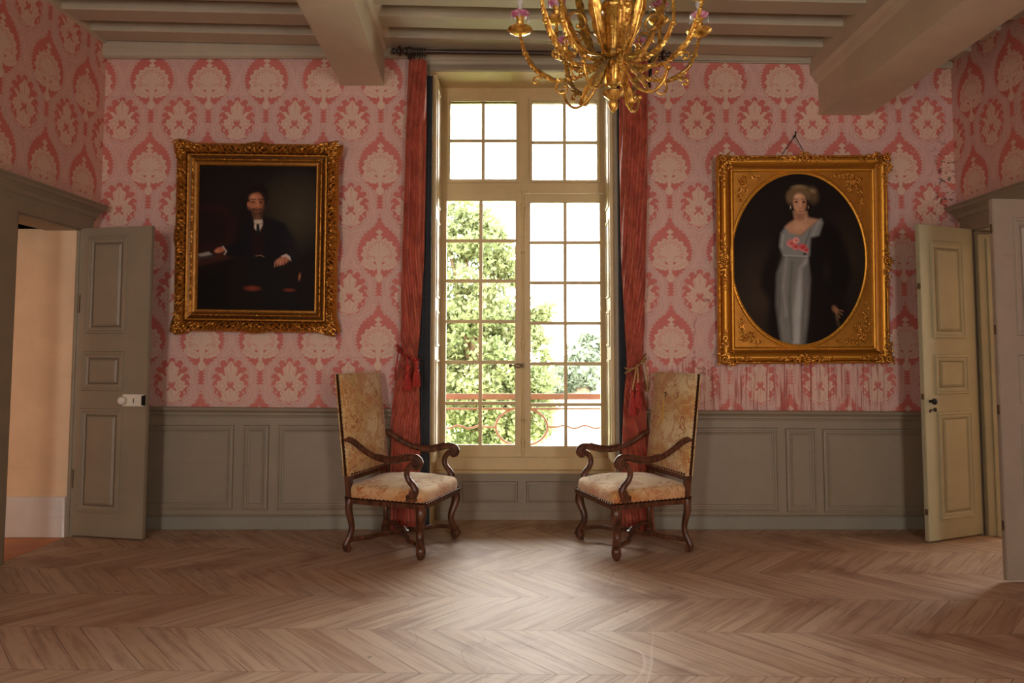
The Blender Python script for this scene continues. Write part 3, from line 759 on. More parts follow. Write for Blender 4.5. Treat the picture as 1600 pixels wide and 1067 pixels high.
# door frames
def doorframe(name, X, sgn, y0, y1, zt, lab, m):
    b = MB(); cw = .12                                # casing on room side: protrudes toward the room (sgn = +1 room to +x)
    pr = [(0, -.01), (0, .02), (.02, .028), (.07, .028), (.08, .045), (.105, .05), (.12, .04), (.12, -.01)]
    near = 1.6 if sgn > 0 else .12
    b.prism([(X + sgn * h, y1 + t, 0) for t, h in pr], [(X + sgn * h, y1 + t, zt + .0) for t, h in pr])
    b.prism([(X + sgn * h, y0 - t * (near / .12 if t > .02 else 1), 0) for t, h in pr], [(X + sgn * h, y0 - t * (near / .12 if t > .02 else 1), zt) for t, h in pr])
    # frieze and crown
    b.box(X - sgn * .01, X + sgn * .028, y0 - near, y1 + .12, zt, zt + .10)
    crown = [(-.01, 0), (.030, 0), (.036, .02), (.05, .03), (.055, .06), (.085, .085), (.10, .09), (.10, .115), (.11, .12), (.11, .132), (-.01, .132)]
    ye = y1 + .165
    b.prism([(X + sgn * h, y0 - near, zt + .085 + z) for h, z in crown], [(X + sgn * h, y1 + .12 + max(0, min(h, .11)) * .55, zt + .085 + z) for h, z in crown])
    # jamb linings
    b.box(X - sgn * .26, X, y1 - .012, y1 + .01, 0, zt) if sgn < 0 else None
    b.box(X - sgn * .06, X + sgn * .0, y1 - .006, y1 + .01, 0, zt)
    b.box(X - sgn * .26, X, y0 - .01, y0 + .012, 0, zt); b.box(X - sgn * .26, X, y0, y1, zt - .012, zt + .01)
    return tag(b.build(name, m), lab, 'door frame', kind='structure')
doorframe('trim_13', XL, 1, LY0, LY1, 2.34, 'grey moulded frame and cornice of the left doorway', 'grey_paint')
doorframe('trim_14', XR, -1, RY0, RY1, 2.34, 'grey moulded frame and cornice of the right doorway', 'grey_paint')
b = MB(); b.box(XR + .004, XR + .30, RY1 - .05, RY1 - .012, 0, 2.30, bev=.004); b.box(XR + .06, XR + .27, RY1 - .062, RY1 - .05, 0, 2.27, bev=.004)
tag(b.build('trim_15', 'cream_door_paint'), 'cream green panelled lining of the right doorway', 'lining', kind='structure')
# ------------------------------------------------------------------ curtain rod and curtains
YR = D - .13
rz = onY(640, 80, YR).z; rzr = onY(1010, 86, YR).z
rod = empty('curtain_rod', (0, YR, rz)); tag(rod, 'dark turned wooden curtain rod above the window', 'curtain rod')
xa, xb = onY(645, 80, YR).x, onY(1016, 86, YR).x
b = MB(); b.tube([(xa - .03, YR, rz), (xb + .03, YR, rzr)], .020, 16); b.build('pole', 'dark_wood_rod', rod, True)
for s_, x, z in ((-1, xa - .02, rz), (1, xb + .02, rzr)):
    b = MB(); b.lathe([(.02, 0), (.03, .01), (.018, .02), (.034, .035), (.034, .045), (.016, .055), (.016, .065), (.042, .08), (.042, .092), (.014, .105), (.014, .115), (.026, .13), (.024, .142), (.006, .15)],
                      Matrix.Translation((x, YR, z)) @ Matrix.Rotation(s_ * PI / 2, 4, 'Y'), 20)
    b.build('finial', 'dark_wood_rod', rod, True)
    b = MB(); xk = x + .01 * s_
    b.box(xk - .022, xk + .022, YR + .0, D - .0, z - .03, z + .03, bev=.004); b.tube([(xk, D - .012, z + .03), (xk + .02 * -s_, D - .012, z - .22)], .012, 8); b.ball((xk, YR, z), .036, 12)
    b.build('bracket', 'iron', rod, True)
def curtain(name, keys, side, lab, npl=9, seed=0):
    # keys: (py, px_left, px_right, depth)
    r = empty(name, (onY((keys[0][1] + keys[0][2]) / 2, 100, YR).x, YR, 0)); tag(r, lab, 'curtain')
    ks = []
    for (py, p0, p1, dep) in keys:
        a = onY(p0, py, YR); c = onY(p1, py, YR); ks.append((a.z, (a.x + c.x) / 2, (c.x - a.x) / 2, dep))
    NZ, NT = 130, 168; vs = []; fs = []
    zt_, zb_ = ks[0][0], .012
    ks[-1] = (zb_,) + ks[-1][1:]
    zz = [k_[0] for k_ in ks][::-1]
    tb_ = next((k_[0] for k_ in ks if k_[3] < .045), 1.3)
    for i in range(NZ + 1):
        z = zt_ + (zb_ - zt_) * i / NZ
        cx = np.interp(z, zz, [k_[1] for k_ in ks][::-1]); hw = np.interp(z, zz, [k_[2] for k_ in ks][::-1]); dp = np.interp(z, zz, [k_[3] for k_ in ks][::-1])
        for t in range(NT):
            th = 2 * PI * t / NT
            ph = seed + .35 * math.sin(z * 1.7 + seed) + .9 * noise.noise(Vector((math.cos(th) * 1.5, math.sin(th) * 1.5, z * .55 + seed)))
            wv = math.cos(npl * th + ph * 2) * .5 + .5 * math.cos((npl * 2 + 3) * th - ph * 3 + z)*.45
            amp = .34
            rad = 1 - amp * (.5 - .5 * wv) + .03 * noise.noise(Vector((th * 3, z * 6, seed)))
            ca, sa = math.cos(th), math.sin(th)
            ex = .85
            x = cx + hw * math.copysign(abs(ca) ** ex, ca) * (1 - .35 * (1 - rad))
            fold = math.sin(x * 2 * PI / (.048 * (1 + (cx and .8 * (hw / .13 - 1)) * .6)) + ph * 2.2)
            y = YR + .05 * min(1, (zt_ - z) * .8) + dp * math.copysign(abs(sa) ** ex, sa) * (.72 + .28 * fold * min(1, abs(sa) * 2)) + .030 * fold * (1 if sa < 0 else .3) * min(1, abs(sa) * 2)
            if z < .25: x += .01 * math.sin(5 * th + seed) * (1 - z / .25)
            vs.append((x, y, z))
    for i in range(NZ):
        for t in range(NT):
            t2 = (t + 1) % NT; fs.append((i * NT + t, (i + 1) * NT + t, (i + 1) * NT + t2, i * NT + t2))
    fs.append(tuple(range(NT))); fs.append(tuple(range(NZ * NT, (NZ + 1) * NT))[::-1])
    b = MB(); b.add(vs, fs); b.build('drape', 'coral_silk', r, True)
    b = MB(); l0, l1 = (655, 674) if side < 0 else (966, 981)
    x0, x1 = onY(l0, 400, D - .05).x, onY(l1, 400, D - .05).x; n = 24
    fr_ = [(x0 + (x1 - x0) * i / n, D - .055 - .010 * math.sin(i * 1.1)) for i in range(n + 1)]; bk = [(x, y + .006) for x, y in fr_[::-1]]
    b.prism([(x, y, .03) for x, y in fr_ + bk], [(x, y, zt_ - .10) for x, y in fr_ + bk]); b.build('lining', 'dark_lining', r, True)
    return r, ks
cl, kl = curtain('curtain', [(94, 638, 668, .035), (200, 632, 667, .06), (400, 625, 663, .062), (520, 623, 656, .06), (556, 624, 652, .04), (600, 613, 655, .06), (660, 607, 656, .062), (740, 606, 657, .062), (822, 607, 657, .062)], -1, 'coral red silk curtain tied back left of the window', 6, 1.3)
cr, kr = curtain('curtain', [(94, 967, 1013, .035), (200, 967, 1014, .06), (400, 971, 1012, .062), (520, 977, 1009, .06), (572, 980, 1006, .04), (620, 975, 1011, .06), (680, 972, 1015, .062), (740, 970, 1020, .062), (822, 970, 1026, .062)], 1, 'coral red silk curtain tied back right of the window', 7, 4.1)
# rings
for j in range(6):
    for side_, base_, st_ in ((0, 644, 4.0), (1, 972, 7.5)):
        p = onY(base_ + j * st_, 80, YR); zc = rz + (rzr - rz) * (p.x - xa) / (xb - xa)
        b = MB(); pts = [(p.x + .002 * math.sin(j), YR + .03 * math.cos(t * PI / 8), zc - .008 + .032 * math.sin(t * PI / 8)) for t in range(17)]
        b.tube(pts, .0045, 6, caps=False); b.tube([(p.x, YR, zc - .04), (p.x, YR, zc - .07)], .003, 6)
        o = b.build('curtain_ring', 'iron', None, True)
        tag(o, '%s ring of the bunch at the %s end of the curtain rod' % (('leftmost', 'second from left', 'third from left', 'fourth from left', 'fifth from left', 'rightmost')[j], ('left', 'right')[side_]), 'curtain ring', 'curtain rings at the %s end of the rod' % ('left', 'right')[side_])
# tiebacks with tassels
def tassel(p, parent, L=.14, mt='rope_red'):
    b = MB(); M = Matrix.Translation(p)
    b.lathe([(.006, .06), (.016, .05), (.020, .035), (.014, .02), (.017, .01), (.012, 0.0), (.020, -.01), (.022, -.02), (.016, -.028)], M, 16)
    o = b.build('tassel_head', mt, parent, True)
    b = MB(); n = 26
    for k_ in range(n):
        t = 2 * PI * k_ / n; rr = .017
        b.tube([(p[0] + rr * .7 * math.cos(t), p[1] + rr * .7 * math.sin(t), p[2] - .02), (p[0] + rr * 1.3 * math.cos(t), p[1] + rr * 1.3 * math.sin(t), p[2] - .06), (p[0] + rr * (1.7 + .3 * random.random()) * math.cos(t), p[1] + rr * 1.7 * math.sin(t), p[2] - L * (.9 + .15 * random.random()))], [.004, .005, .003], 5)
    b.lathe([(.016, -.02), (.024, -.06), (.028, -L * .92)], M, 14)
    b.build('tassel_fringe', mt, parent, True)
def tieback(px, py, hw, lab, tps, mt, hook):
    p = onY(px, py, YR); r = empty('curtain_tieback', (p.x, YR - .06, p.z)); tag(r, lab, 'tieback')
    for k_ in range(2):
        b = MB(); pts = []
        for t in range(25):
            th = 2 * PI * t / 24
            pts.append((p.x + (hw + .008) * math.cos(th), YR + .066 * math.sin(th) * .95, p.z + .018 * k_ + .055 * math.cos(th) * hook + (.02 if k_ else -.0) * math.cos(2 * th)))
        b.tube(pts, .0085, 8, caps=False, twist=(60, .12)); b.build('cord', mt, r, True)
    b = MB(); e = Vector((p.x + hook * (hw + .07), D - .02, p.z + .06 * 1))
    b.tube([(p.x + hook * hw, YR, p.z + .04), (p.x + hook * (hw + .03), YR + .05, p.z - .10), (p.x + hook * (hw + .035), D - .03, p.z - .20), (p.x + hook * (hw + .02), D - .05, p.z - .12)], .006, 8, sub=5); b.build('cord', mt, r, True)
    for (a, c) in tps:
        q = onY(a, c, YR - .10)
        b = MB(); b.tube([(p.x, YR - .068, p.z + .01), ((p.x + q.x) / 2, YR - .105, (p.z + q.z) / 2 + .05), (q.x, YR - .10, q.z + .055)], .006, 8, sub=5); b.build('cord', mt, r, True)
        tassel((q.x, YR - .10, q.z), r)
tieback(638, 558, .078, 'red cord tieback with two tassels on the left curtain', [(637, 582), (651, 575)], 'rope_red', -1)
tieback(993, 572, .072, 'gold cord tieback with two red tassels on the right curtain', [(988, 622), (997, 610)], 'rope_gold', 1)
# ------------------------------------------------------------------ ornament helpers
def curl(mb, x, z, size, ang, hand, y, M=None, th=.22):
    y = -y
    pts = []; n = 12
    for i in range(n + 1):
        u = i / n; r = size * (1 - .78 * u); a = ang + hand * u * 5.2
        pts.append((x + r * math.cos(a), y - size * .25 * u, z + r * math.sin(a)))
    mb.tube(pts, [size * th * (.45 + .9 * math.sin(PI * min(1, .25 + .75 * i / n))) for i in range(n + 1)], 6, M)
    mb.ball((x, y - size * .2, z), size * .26, 8, M)
def leaflet(mb, x, z, L, ang, y, M=None, lobes=3):
    y = -y
    n = 9; pts = []; rr = []
    for i in range(n + 1):
        u = i / n; pts.append((x + L * u * math.cos(ang + .5 * u), y - L * .18 * math.sin(PI * u), z + L * u * math.sin(ang + .5 * u)))
        rr.append(max(.0012, L * .17 * math.sin(PI * (.12 + .86 * u)) * (1 + .3 * math.cos(lobes * 2 * PI * u))))
    mb.tube(pts, rr, 6, M, flat=.5, up=(0, 1, 0))
def cluster(mb, pts, y, M=None, seed=1, size=.02):
    rr = random.Random(seed)
    for (x, z, s_) in pts:
        curl(mb, x, z, s_ * size / .02, rr.uniform(0, 6.28), rr.choice((-1, 1)), y, M)
        for q in range(3): leaflet(mb, x, z, s_ * 1.7 * size / .02, rr.uniform(0, 6.28), y - .002, M)
def rosette(mb, x, z, r, y, M=None, n=7):
    y = -y
    for i in range(n):
        a = 2 * PI * i / n; mb.ball((x + r * .6 * math.cos(a), y - r * .25, z + r * .6 * math.sin(a)), r * .38, 8, M, (1, .6, 1))
    mb.ball((x, y - r * .5, z), r * .34, 8, M)
def carved_side_frame(name, wd, ht, prof, amp, m, root, seed, per=.062, out=None, NS=230):
    # prof: list of (inset, height); amp: carving depth per profile point; x in [-wd/2, wd/2], z in [0, ht]
    vs = []; fs = []; n = len(prof)
    sides = [((-1, 0), (1, 0)), ((1, 0), (1, 1)), ((1, 1), (-1, 1)), ((-1, 1), (-1, 0))]
    crn = lambda c: Vector((c[0] * wd / 2, 0, c[1] * ht))
    for si, (a, c) in enumerate(sides):
        A, B = crn(a), crn(c); L = (B - A).length; dr = (B - A) / L
        inn = Vector((-dr.z, 0, dr.x))
        if (Vector((0, 0, ht / 2)) - (A + B) / 2).dot(inn) < 0: inn = -inn
        ns = int(NS * L / 1.3); o = len(vs)
        for j in range(ns + 1):
            s_ = j / ns
            for i, (t, h) in enumerate(prof):
                x0 = t; p = A + dr * (t + (L - 2 * t) * s_) + inn * t
                q = (s_ - .5) * L
                # mirrored carving: scrolls and leaves
                k_ = abs(q) / per
                pat = .5 + .5 * math.sin(2 * PI * k_ + math.sin(t * 160) * 1.7) ; pat2 = noise.noise(Vector((abs(q) * 42, t * 75, seed))) ; pat3 = noise.noise(Vector((abs(q) * 110, t * 150, seed + 9)))
                d = amp[i] * (pat * .5 + pat2 * 1.1 + pat3 * .7)
                e = out(s_, L) * max(0, 1 - t / .06) if out else 0
                p = p - inn * (e + max(0, amp[i]) * .25 * (pat2 + pat) * (1 if i < 4 else 0)); p.y = -(h + d); vs.append(p)
        for j in range(ns):
            for i in range(n - 1): fs.append((o + j * n + i, o + (j + 1) * n + i, o + (j + 1) * n + i + 1, o + j * n + i + 1))
    b = MB(); b.add(vs, fs); return b.build(name, m, root, True)
def beads(mb, wd, ht, inset, h, step, r, M=None):
    x0, x1, z0, z1 = -wd / 2 + inset, wd / 2 - inset, inset, ht - inset
    for (ax, az, bx, bz) in ((x0, z0, x1, z0), (x1, z0, x1, z1), (x1, z1, x0, z1), (x0, z1, x0, z0)):
        L = math.hypot(bx - ax, bz - az); n = int(L / step)
        for i in range(n): mb.ball((ax + (bx - ax) * i / n, -h, az + (bz - az) * i / n), r, 6, M)
# ------------------------------------------------------------------ painting with numpy (pigment colours only)
def S(col): return np.array(lin(*col))
class Paint:
    def __init__(s, x0, x1, y0, y1, step, base):
        s.x0, s.x1, s.y0, s.y1 = x0, x1, y0, y1; s.nx = int((x1 - x0) / step) + 1; s.ny = int((y1 - y0) / step) + 1
        s.X, s.Y = np.meshgrid(np.linspace(x0, x1, s.nx), np.linspace(y0, y1, s.ny))
        s.c = np.ones((s.ny, s.nx, 3)) * S(base)
        rs = np.random.RandomState(3)
        s.nz = np.zeros_like(s.X)
        for k_ in (8, 20, 48):
            g = rs.rand(k_, k_); xi = (s.X - x0) / (x1 - x0) * (k_ - 1.001); yi = (s.Y - y0) / (y1 - y0) * (k_ - 1.001)
            a = xi.astype(int); c = yi.astype(int); fx = xi - a; fy = yi - c
            s.nz += ((g[c, a] * (1 - fx) + g[c, a + 1] * fx) * (1 - fy) + (g[c + 1, a] * (1 - fx) + g[c + 1, a + 1] * fx) * fy - .5) / 3
    def blend(s, m, col, al=1.0):
        m = (np.clip(m, 0, 1) * al)[..., None]; s.c = s.c * (1 - m) + S(col) * (1 + .25 * s.nz[..., None]) * m
    def ell(s, cx, cy, rx, ry, col, soft=.3, al=1.0, rot=0.0):
        t = math.radians(rot); dx = s.X - cx; dy = s.Y - cy
        a = (dx * math.cos(t) + dy * math.sin(t)) / rx; b_ = (-dx * math.sin(t) + dy * math.cos(t)) / ry
        s.blend((1 - np.sqrt(a * a + b_ * b_)) / soft + .5 * 0, col, al)
    def poly(s, pts, col, soft=1.2, al=1.0):
        P = np.array(pts, float); n = len(P); ins = np.zeros(s.X.shape, bool); dist = np.full(s.X.shape, 1e9)
        for i in range(n):
            x1, y1 = P[i]; x2, y2 = P[(i + 1) % n]
            cond = ((y1 > s.Y) != (y2 > s.Y)) & (s.X < (x2 - x1) * (s.Y - y1) / ((y2 - y1) if y2 != y1 else 1e-9) + x1); ins ^= cond
            ex, ey = x2 - x1, y2 - y1; t = np.clip(((s.X - x1) * ex + (s.Y - y1) * ey) / (ex * ex + ey * ey + 1e-9), 0, 1)
            dist = np.minimum(dist, np.hypot(s.X - x1 - t * ex, s.Y - y1 - t * ey))
        sd = np.where(ins, dist, -dist); s.blend(sd / soft * .5 + .5, col, al)
    def line(s, pts, w_, col, al=1.0):
        for (x1, y1), (x2, y2) in zip(pts, pts[1:]):
            ex, ey = x2 - x1, y2 - y1; t = np.clip(((s.X - x1) * ex + (s.Y - y1) * ey) / (ex * ex + ey * ey + 1e-9), 0, 1)
            s.blend(1 - np.hypot(s.X - x1 - t * ex, s.Y - y1 - t * ey) / w_, col, al)
    def mesh(s, name, root, wd, ht, h, zc):
        vs = []; 
        for j in range(s.ny):
            for i in range(s.nx): vs.append(((i / (s.nx - 1) - .5) * wd, -h, zc + (.5 - j / (s.ny - 1)) * ht))
        fs = [(j * s.nx + i, (j + 1) * s.nx + i, (j + 1) * s.nx + i + 1, j * s.nx + i + 1) for j in range(s.ny - 1) for i in range(s.nx - 1)]
        me = bpy.data.meshes.new(name); me.from_pydata(vs, [], fs)
        at = me.color_attributes.new('paint', 'FLOAT_COLOR', 'POINT')
        col = np.ones((s.ny * s.nx, 4), np.float32); col[:, :3] = np.clip(s.c.reshape(-1, 3), 0, 1); at.data.foreach_set('color', col.ravel())
        o = bpy.data.objects.new(name, me); C.objects.link(o); me.materials.append(MAT['oil_paint']); o.parent = root
        sm = o.modifiers.new('thick', 'SOLIDIFY'); sm.thickness = .006; sm.offset = -1
        return o
def hang(name, bx, by, wpx, ty, lean, roll, lab, cat='painting'):
    p = onY(bx, by, D - .035); p1 = onY(bx + wpx / 2, by, D - .035); p0 = onY(bx - wpx / 2, by, D - .035); wd = p1.x - p0.x
    ht = 1.5
    for _ in range(5): ht = (onY(bx, ty, D - .035 - ht * math.sin(lean)).z - p.z) / math.cos(lean)
    r = empty(name, p, 0, world=False); r.rotation_euler = (lean, roll, 0); return tag(r, lab, cat), wd, ht
# ---- gentleman
r, wd, ht = hang('portrait_painting', 400, 522.5, 260, 221.5, math.radians(3.0), math.radians(.8), 'dark oil portrait of a seated bearded man in a carved rectangular gilt frame')
prof = [(0, 0), (0, .028), (.006, .038), (.014, .045), (.022, .058), (.032, .066), (.042, .070), (.052, .070), (.062, .064), (.072, .056), (.080, .046), (.086, .040), (.092, .044), (.098, .044), (.104, .038), (.125, .034), (.130, .040), (.136, .040), (.140, .034), (.166, .026), (.172, .028), (.178, .018)]
amp = [0, .002, .004, .010, .016, .020, .022, .022, .020, .016, .008, .002, .001, .001, 0, 0, .003, .003, 0, 0, 0, 0]
def outm(s_, L):
    e = 0
    for c0, wq, hq in ((0, .13, .030), (1, .13, .030), (.5, .10, .014)):
        dq = abs(s_ - c0) * L; e += hq * max(0, 1 - (dq / wq) ** 2)
    return e
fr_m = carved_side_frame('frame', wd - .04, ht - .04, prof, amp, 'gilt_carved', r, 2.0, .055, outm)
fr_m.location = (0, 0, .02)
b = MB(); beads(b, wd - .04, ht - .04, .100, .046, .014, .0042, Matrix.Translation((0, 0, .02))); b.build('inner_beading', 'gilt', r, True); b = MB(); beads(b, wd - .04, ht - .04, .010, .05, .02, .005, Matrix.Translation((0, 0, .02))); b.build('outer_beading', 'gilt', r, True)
for sx in (-1, 1):
    for sz in (0, 1):
        b = MB(); cx = sx * (wd / 2 - .055); cz = .055 if sz == 0 else ht - .055
        rosette(b, cx, cz, .03, .075)
        zs_ = 1 if sz == 0 else -1
        cluster(b, [(cx - sx * .05, cz - zs_ * .01, .026), (cx - sx * .01, cz + zs_ * .05, .026), (cx + sx * .02, cz - zs_ * .02, .026), (cx - sx * .09, cz - zs_ * .01, .020), (cx - sx * .0, cz + zs_ * .09, .020)], .078, None, 5 + sx + 3 * sz)
        b.build('corner_ornament', 'gilt_carved', r, True)
P = Paint(301, 502, 254, 492, .85, (26, 18, 14))
P.ell(468, 330, 70, 75, (76, 68, 50), 1.1, .95); P.ell(455, 300, 80, 50, (54, 47, 35), 1.2, .6); P.ell(350, 300, 60, 50, (36, 27, 20), 1.2, .7)
P.poly([(301, 318), (345, 318), (368, 345), (362, 400), (301, 400)], (44, 22, 18), 5, .9)
P.poly([(301, 330), (340, 330), (350, 345), (345, 380), (301, 385)], (30, 18, 15), 6, .8)
P.poly([(301, 402), (372, 398), (380, 402), (301, 422)], (64, 32, 22), 3, .9); P.poly([(301, 424), (378, 404), (382, 412), (304, 436)], (28, 14, 11), 3, .8)
P.poly([(386, 345), (400, 338), (425, 340), (448, 348), (464, 372), (474, 405), (470, 420), (446, 414), (430, 425), (392, 425), (384, 410), (352, 402), (345, 392), (372, 380), (378, 358)], (22, 20, 22), 4)
P.poly([(352, 404), (345, 392), (375, 376), (384, 396), (372, 404)], (20, 18, 20), 4)
P.poly([(385, 418), (448, 412), (452, 440), (440, 470), (400, 470), (380, 440)], (24, 21, 20), 6)
P.poly([(415, 440), (470, 440), (475, 492), (415, 492)], (22, 22, 22), 8, .8); P.poly([(301, 440), (350, 420), (360, 492), (301, 492)], (18, 13, 11), 10, .8)
P.poly([(391, 350), (412, 350), (414, 400), (396, 404)], (40, 16, 16), 4, .7)
P.ell(460, 380, 18, 34, (36, 36, 40), 1, .5, -20)
P.ell(395, 456, 18, 6, (150, 66, 42), .8, .8); P.ell(458, 458, 14, 4, (140, 62, 42), .8, .7); P.ell(475, 436, 2.6, 9, (200, 130, 90), .9, .8, 8)
# head
P.ell(400, 302, 17.5, 14.5, (40, 26, 20), .35); P.ell(386, 313, 4, 10, (44, 28, 20), .5); P.ell(415, 310, 4.5, 12, (44, 30, 22), .6)
P.ell(400, 316, 13.5, 19.5, (176, 112, 80), .3); P.ell(394, 307, 10, 8, (206, 146, 108), .7, .8); P.ell(409, 316, 5, 14, (120, 70, 50), .8, .7)
P.ell(388, 322, 5, 6, (196, 124, 92), .8, .7); P.ell(386, 318, 2.8, 5, (196, 120, 90), .5, .9)
P.poly([(384, 302), (390, 297), (412, 296), (414, 302), (416, 292), (402, 287), (386, 290)], (38, 24, 18), 2)
for ex, ey in ((394, 314.5), (407, 314.5)):
    P.ell(ex, ey, 4.2, 2.6, (84, 48, 36), .7, .9); P.ell(ex + .3, ey + .4, 1.5, 1.3, (24, 16, 14), .6); P.line([(ex - 4.5, ey - 4), (ex + 4, ey - 4.5)], 1.5, (52, 32, 24), .9)
P.line([(401, 312), (402.5, 322)], 1.6, (214, 150, 110), .8); P.ell(401.5, 323.5, 3.2, 2, (150, 84, 62), .7, .8)
P.poly([(388, 328), (396, 324.5), (401, 326), (407, 324.5), (414, 328), (408, 330), (401, 329.5), (394, 330.5)], (112, 76, 52), 1.6)
P.ell(401, 331, 3.5, 1.3, (150, 76, 66), .7, .8); P.poly([(393, 333), (409, 333), (408, 342), (402, 347), (396, 342)], (126, 84, 60), 3)
P.ell(399, 336, 4, 5, (150, 104, 76), .9, .6); P.poly([(386, 321), (391, 330), (396, 340), (408, 340), (413, 330), (416, 320), (412, 326), (404, 331), (397, 331), (391, 327)], (78, 50, 36), 2.2, .8); P.ell(402, 338, 5, 5.5, (120, 86, 62), .8, .8); P.line([(389, 329), (395, 325.5), (401, 327), (407, 325.5), (414, 329)], 1.8, (70, 44, 32), .9); P.poly([(383, 305), (386, 291), (396, 285), (410, 285), (419, 294), (419, 310), (416, 312), (414, 300), (404, 296), (392, 298), (387, 304), (385, 312)], (30, 19, 15), 2.2)
P.poly([(396, 344), (410, 343), (411, 349), (403, 352), (397, 350)], (206, 190, 168), 1.5); P.poly([(397, 351), (402, 350), (400, 361), (397, 357)], (220, 206, 184), 1.3); P.poly([(404, 351), (411, 351), (406, 362)], (216, 200, 178), 1.3)
P.poly([(400, 350), (405, 350), (407, 366), (401, 368)], (24, 28, 24), 1.3)
# hands
P.ell(340, 393.5, 10, 5.8, (176, 106, 78), .45, 1, -8); P.ell(334, 396, 5.5, 4.2, (196, 126, 94), .6); P.line([(344, 388), (350, 396), (347, 401)], 1.8, (198, 184, 170), .9); P.line([(331, 398), (340, 400)], 1.3, (110, 56, 40), .8)
P.poly([(302, 401), (320, 397), (326, 401), (306, 407)], (150, 142, 132), 1.4); P.poly([(302, 405), (326, 403), (330, 406), (303, 410)], (60, 52, 48), 1.4)
P.ell(447, 409, 13, 8, (176, 110, 82), .4, 1, -22); P.ell(440, 412, 9, 6.5, (198, 132, 100), .6, .9, -10); P.poly([(444, 402), (452, 399), (458, 403), (460, 410), (456, 407), (450, 403), (445, 405)], (206, 188, 172), 1.3)
for q in range(4): P.line([(433 + q * 4.6, 413 - q * .7), (432.5 + q * 4.6, 420 - q * 1.2)], 1.5, (202, 138, 104), .9); P.line([(435.4 + q * 4.6, 412 - q * .7), (435 + q * 4.6, 421 - q * 1.2)], .9, (92, 48, 36), .9)
P.line([(400, 403), (408, 401.5), (414, 404)], 1.0, (176, 140, 96), .8)
P.mesh('canvas', r, wd - .04 - 2 * .172, ht - .04 - 2 * .172, .018, ht / 2)
b = MB(); b.box(-wd / 2 + .04, wd / 2 - .04, -.008, 0.0, .04, ht - .04); b.build('backing', 'walnut', r)
# ---- lady
r, wd, ht = hang('portrait_painting', 1254.5, 570.5, 272, 241, math.radians(2.6), math.radians(-.3), 'oval oil portrait of a standing lady in a pale dress in a broad gilt frame')
prof = [(0, 0), (0, .03), (.006, .04), (.014, .044), (.020, .040), (.026, .050), (.036, .066), (.048, .074), (.060, .072), (.072, .060), (.084, .046), (.096, .036), (.106, .034), (.112, .040), (.120, .040), (.126, .034), (.134, .026)]
amp = [0, .0, .003, .003, 0] + [0] * 12
fw, fh = wd - .03, ht - .03
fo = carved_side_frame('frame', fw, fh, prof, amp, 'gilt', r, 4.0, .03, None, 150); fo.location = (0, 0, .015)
# spandrel with oval opening
ocx, ocz = (1248 - 1254.5) * .0051, ht - (405.5 - 241) / (570.5 - 241) * ht
orx, orz = 109.5 * .0051, 140 / 329.5 * ht
orx, orz = min(orx, fw / 2 - .15), min(orz, fh / 2 - .15)
b = MB(); NA = 160; vs = []; fs = []
hx, hz = fw / 2 - .13, fh / 2 - .13; czr = ht / 2
def rectpt(t):
    c, s_ = math.cos(t), math.sin(t); k_ = min((hx / abs(c)) if abs(c) > 1e-6 else 1e9, (hz / abs(s_)) if abs(s_) > 1e-6 else 1e9)
    return c * k_, czr + s_ * k_
angs = sorted([2 * PI * i / NA for i in range(NA)] + [math.atan2(sz * hz, sx * hx) % (2 * PI) for sx in (-1, 1) for sz in (-1, 1)])
NA = len(angs)
for t in angs:
    rx_, rz_ = rectpt(t); a = math.atan2((rz_ - ocz) / orz, (rx_ - ocx) / orx)
    for e, h in ((1.0, .016), (1.0, .030), (1.02, .036), (1.035, .034), (1.05, .026)):
        vs.append((ocx + orx * e * math.cos(a), -h, ocz + orz * e * math.sin(a)))
    vs.append((rx_, -.026, rz_))
for i in range(NA):
    j = (i + 1) % NA
    for q in range(5): fs.append((i * 6 + q, j * 6 + q, j * 6 + q + 1, i * 6 + q + 1))
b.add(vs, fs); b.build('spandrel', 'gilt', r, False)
b = MB()
for i in range(220):
    a = 2 * PI * i / 220; b.ball((ocx + orx * 1.02 * math.cos(a), -.037, ocz + orz * 1.02 * math.sin(a)), .0055 if i % 2 else .004, 6)
b.build('oval_beading', 'gilt_carved', r, True)
for sx in (-1, 1):
    for sz in (-1, 1):
        b = MB(); cx, cz = sx * (hx - .075), czr + sz * (hz - .075)
        pts = [(cx, cz, .03)]
        rs = random.Random(11 + sx + sz * 3)
        for q in range(1, 9): pts.append((cx - sx * (.025 + q * .034), cz + sz * (.038 - q * .001 + rs.uniform(-.012, .004) * (1.2 - q * .1)), .024 - q * .0017)); pts.append((cx + sx * (.030 + rs.uniform(-.012, .004)), cz - sz * (.025 + q * .042), .024 - q * .0017))
        for q in range(5): pts.append((cx - sx * rs.uniform(.01, .08), cz - sz * rs.uniform(.0, .09), .02))
        pts = [p for p in pts if ((p[0] - ocx) / orx) ** 2 + ((p[1] - ocz) / orz) ** 2 > 1.24]
        cluster(b, pts, .032, None, 3 + sx * 2 + sz); rosette(b, cx, cz, .03, .036)
        b.build('spandrel_ornament', 'gilt_carved', r, True)
        b = MB(); cx, cz = sx * (wd / 2 - .06), czr + sz * (ht / 2 - .06)
        pts = [(cx, cz, .036), (cx + sx * .035, cz + sz * .03, .024), (cx - sx * .05, cz + sz * .025, .03), (cx + sx * .03, cz - sz * .05, .03), (cx - sx * .10, cz + sz * .01, .026), (cx, cz - sz * .11, .026), (cx + sx * .025, cz - sz * .10, .022), (cx - sx * .15, cz, .02), (cx, cz - sz * .16, .02), (cx - sx * .04, cz - sz * .04, .026), (cx - sx * .19, cz, .016), (cx, cz - sz * .21, .016)]
        cluster(b, pts, .074, None, 31 + sx + 5 * sz); rosette(b, cx + sx * .01, cz + sz * .01, .032, .09)
        b.build('corner_ornament', 'gilt_carved', r, True)
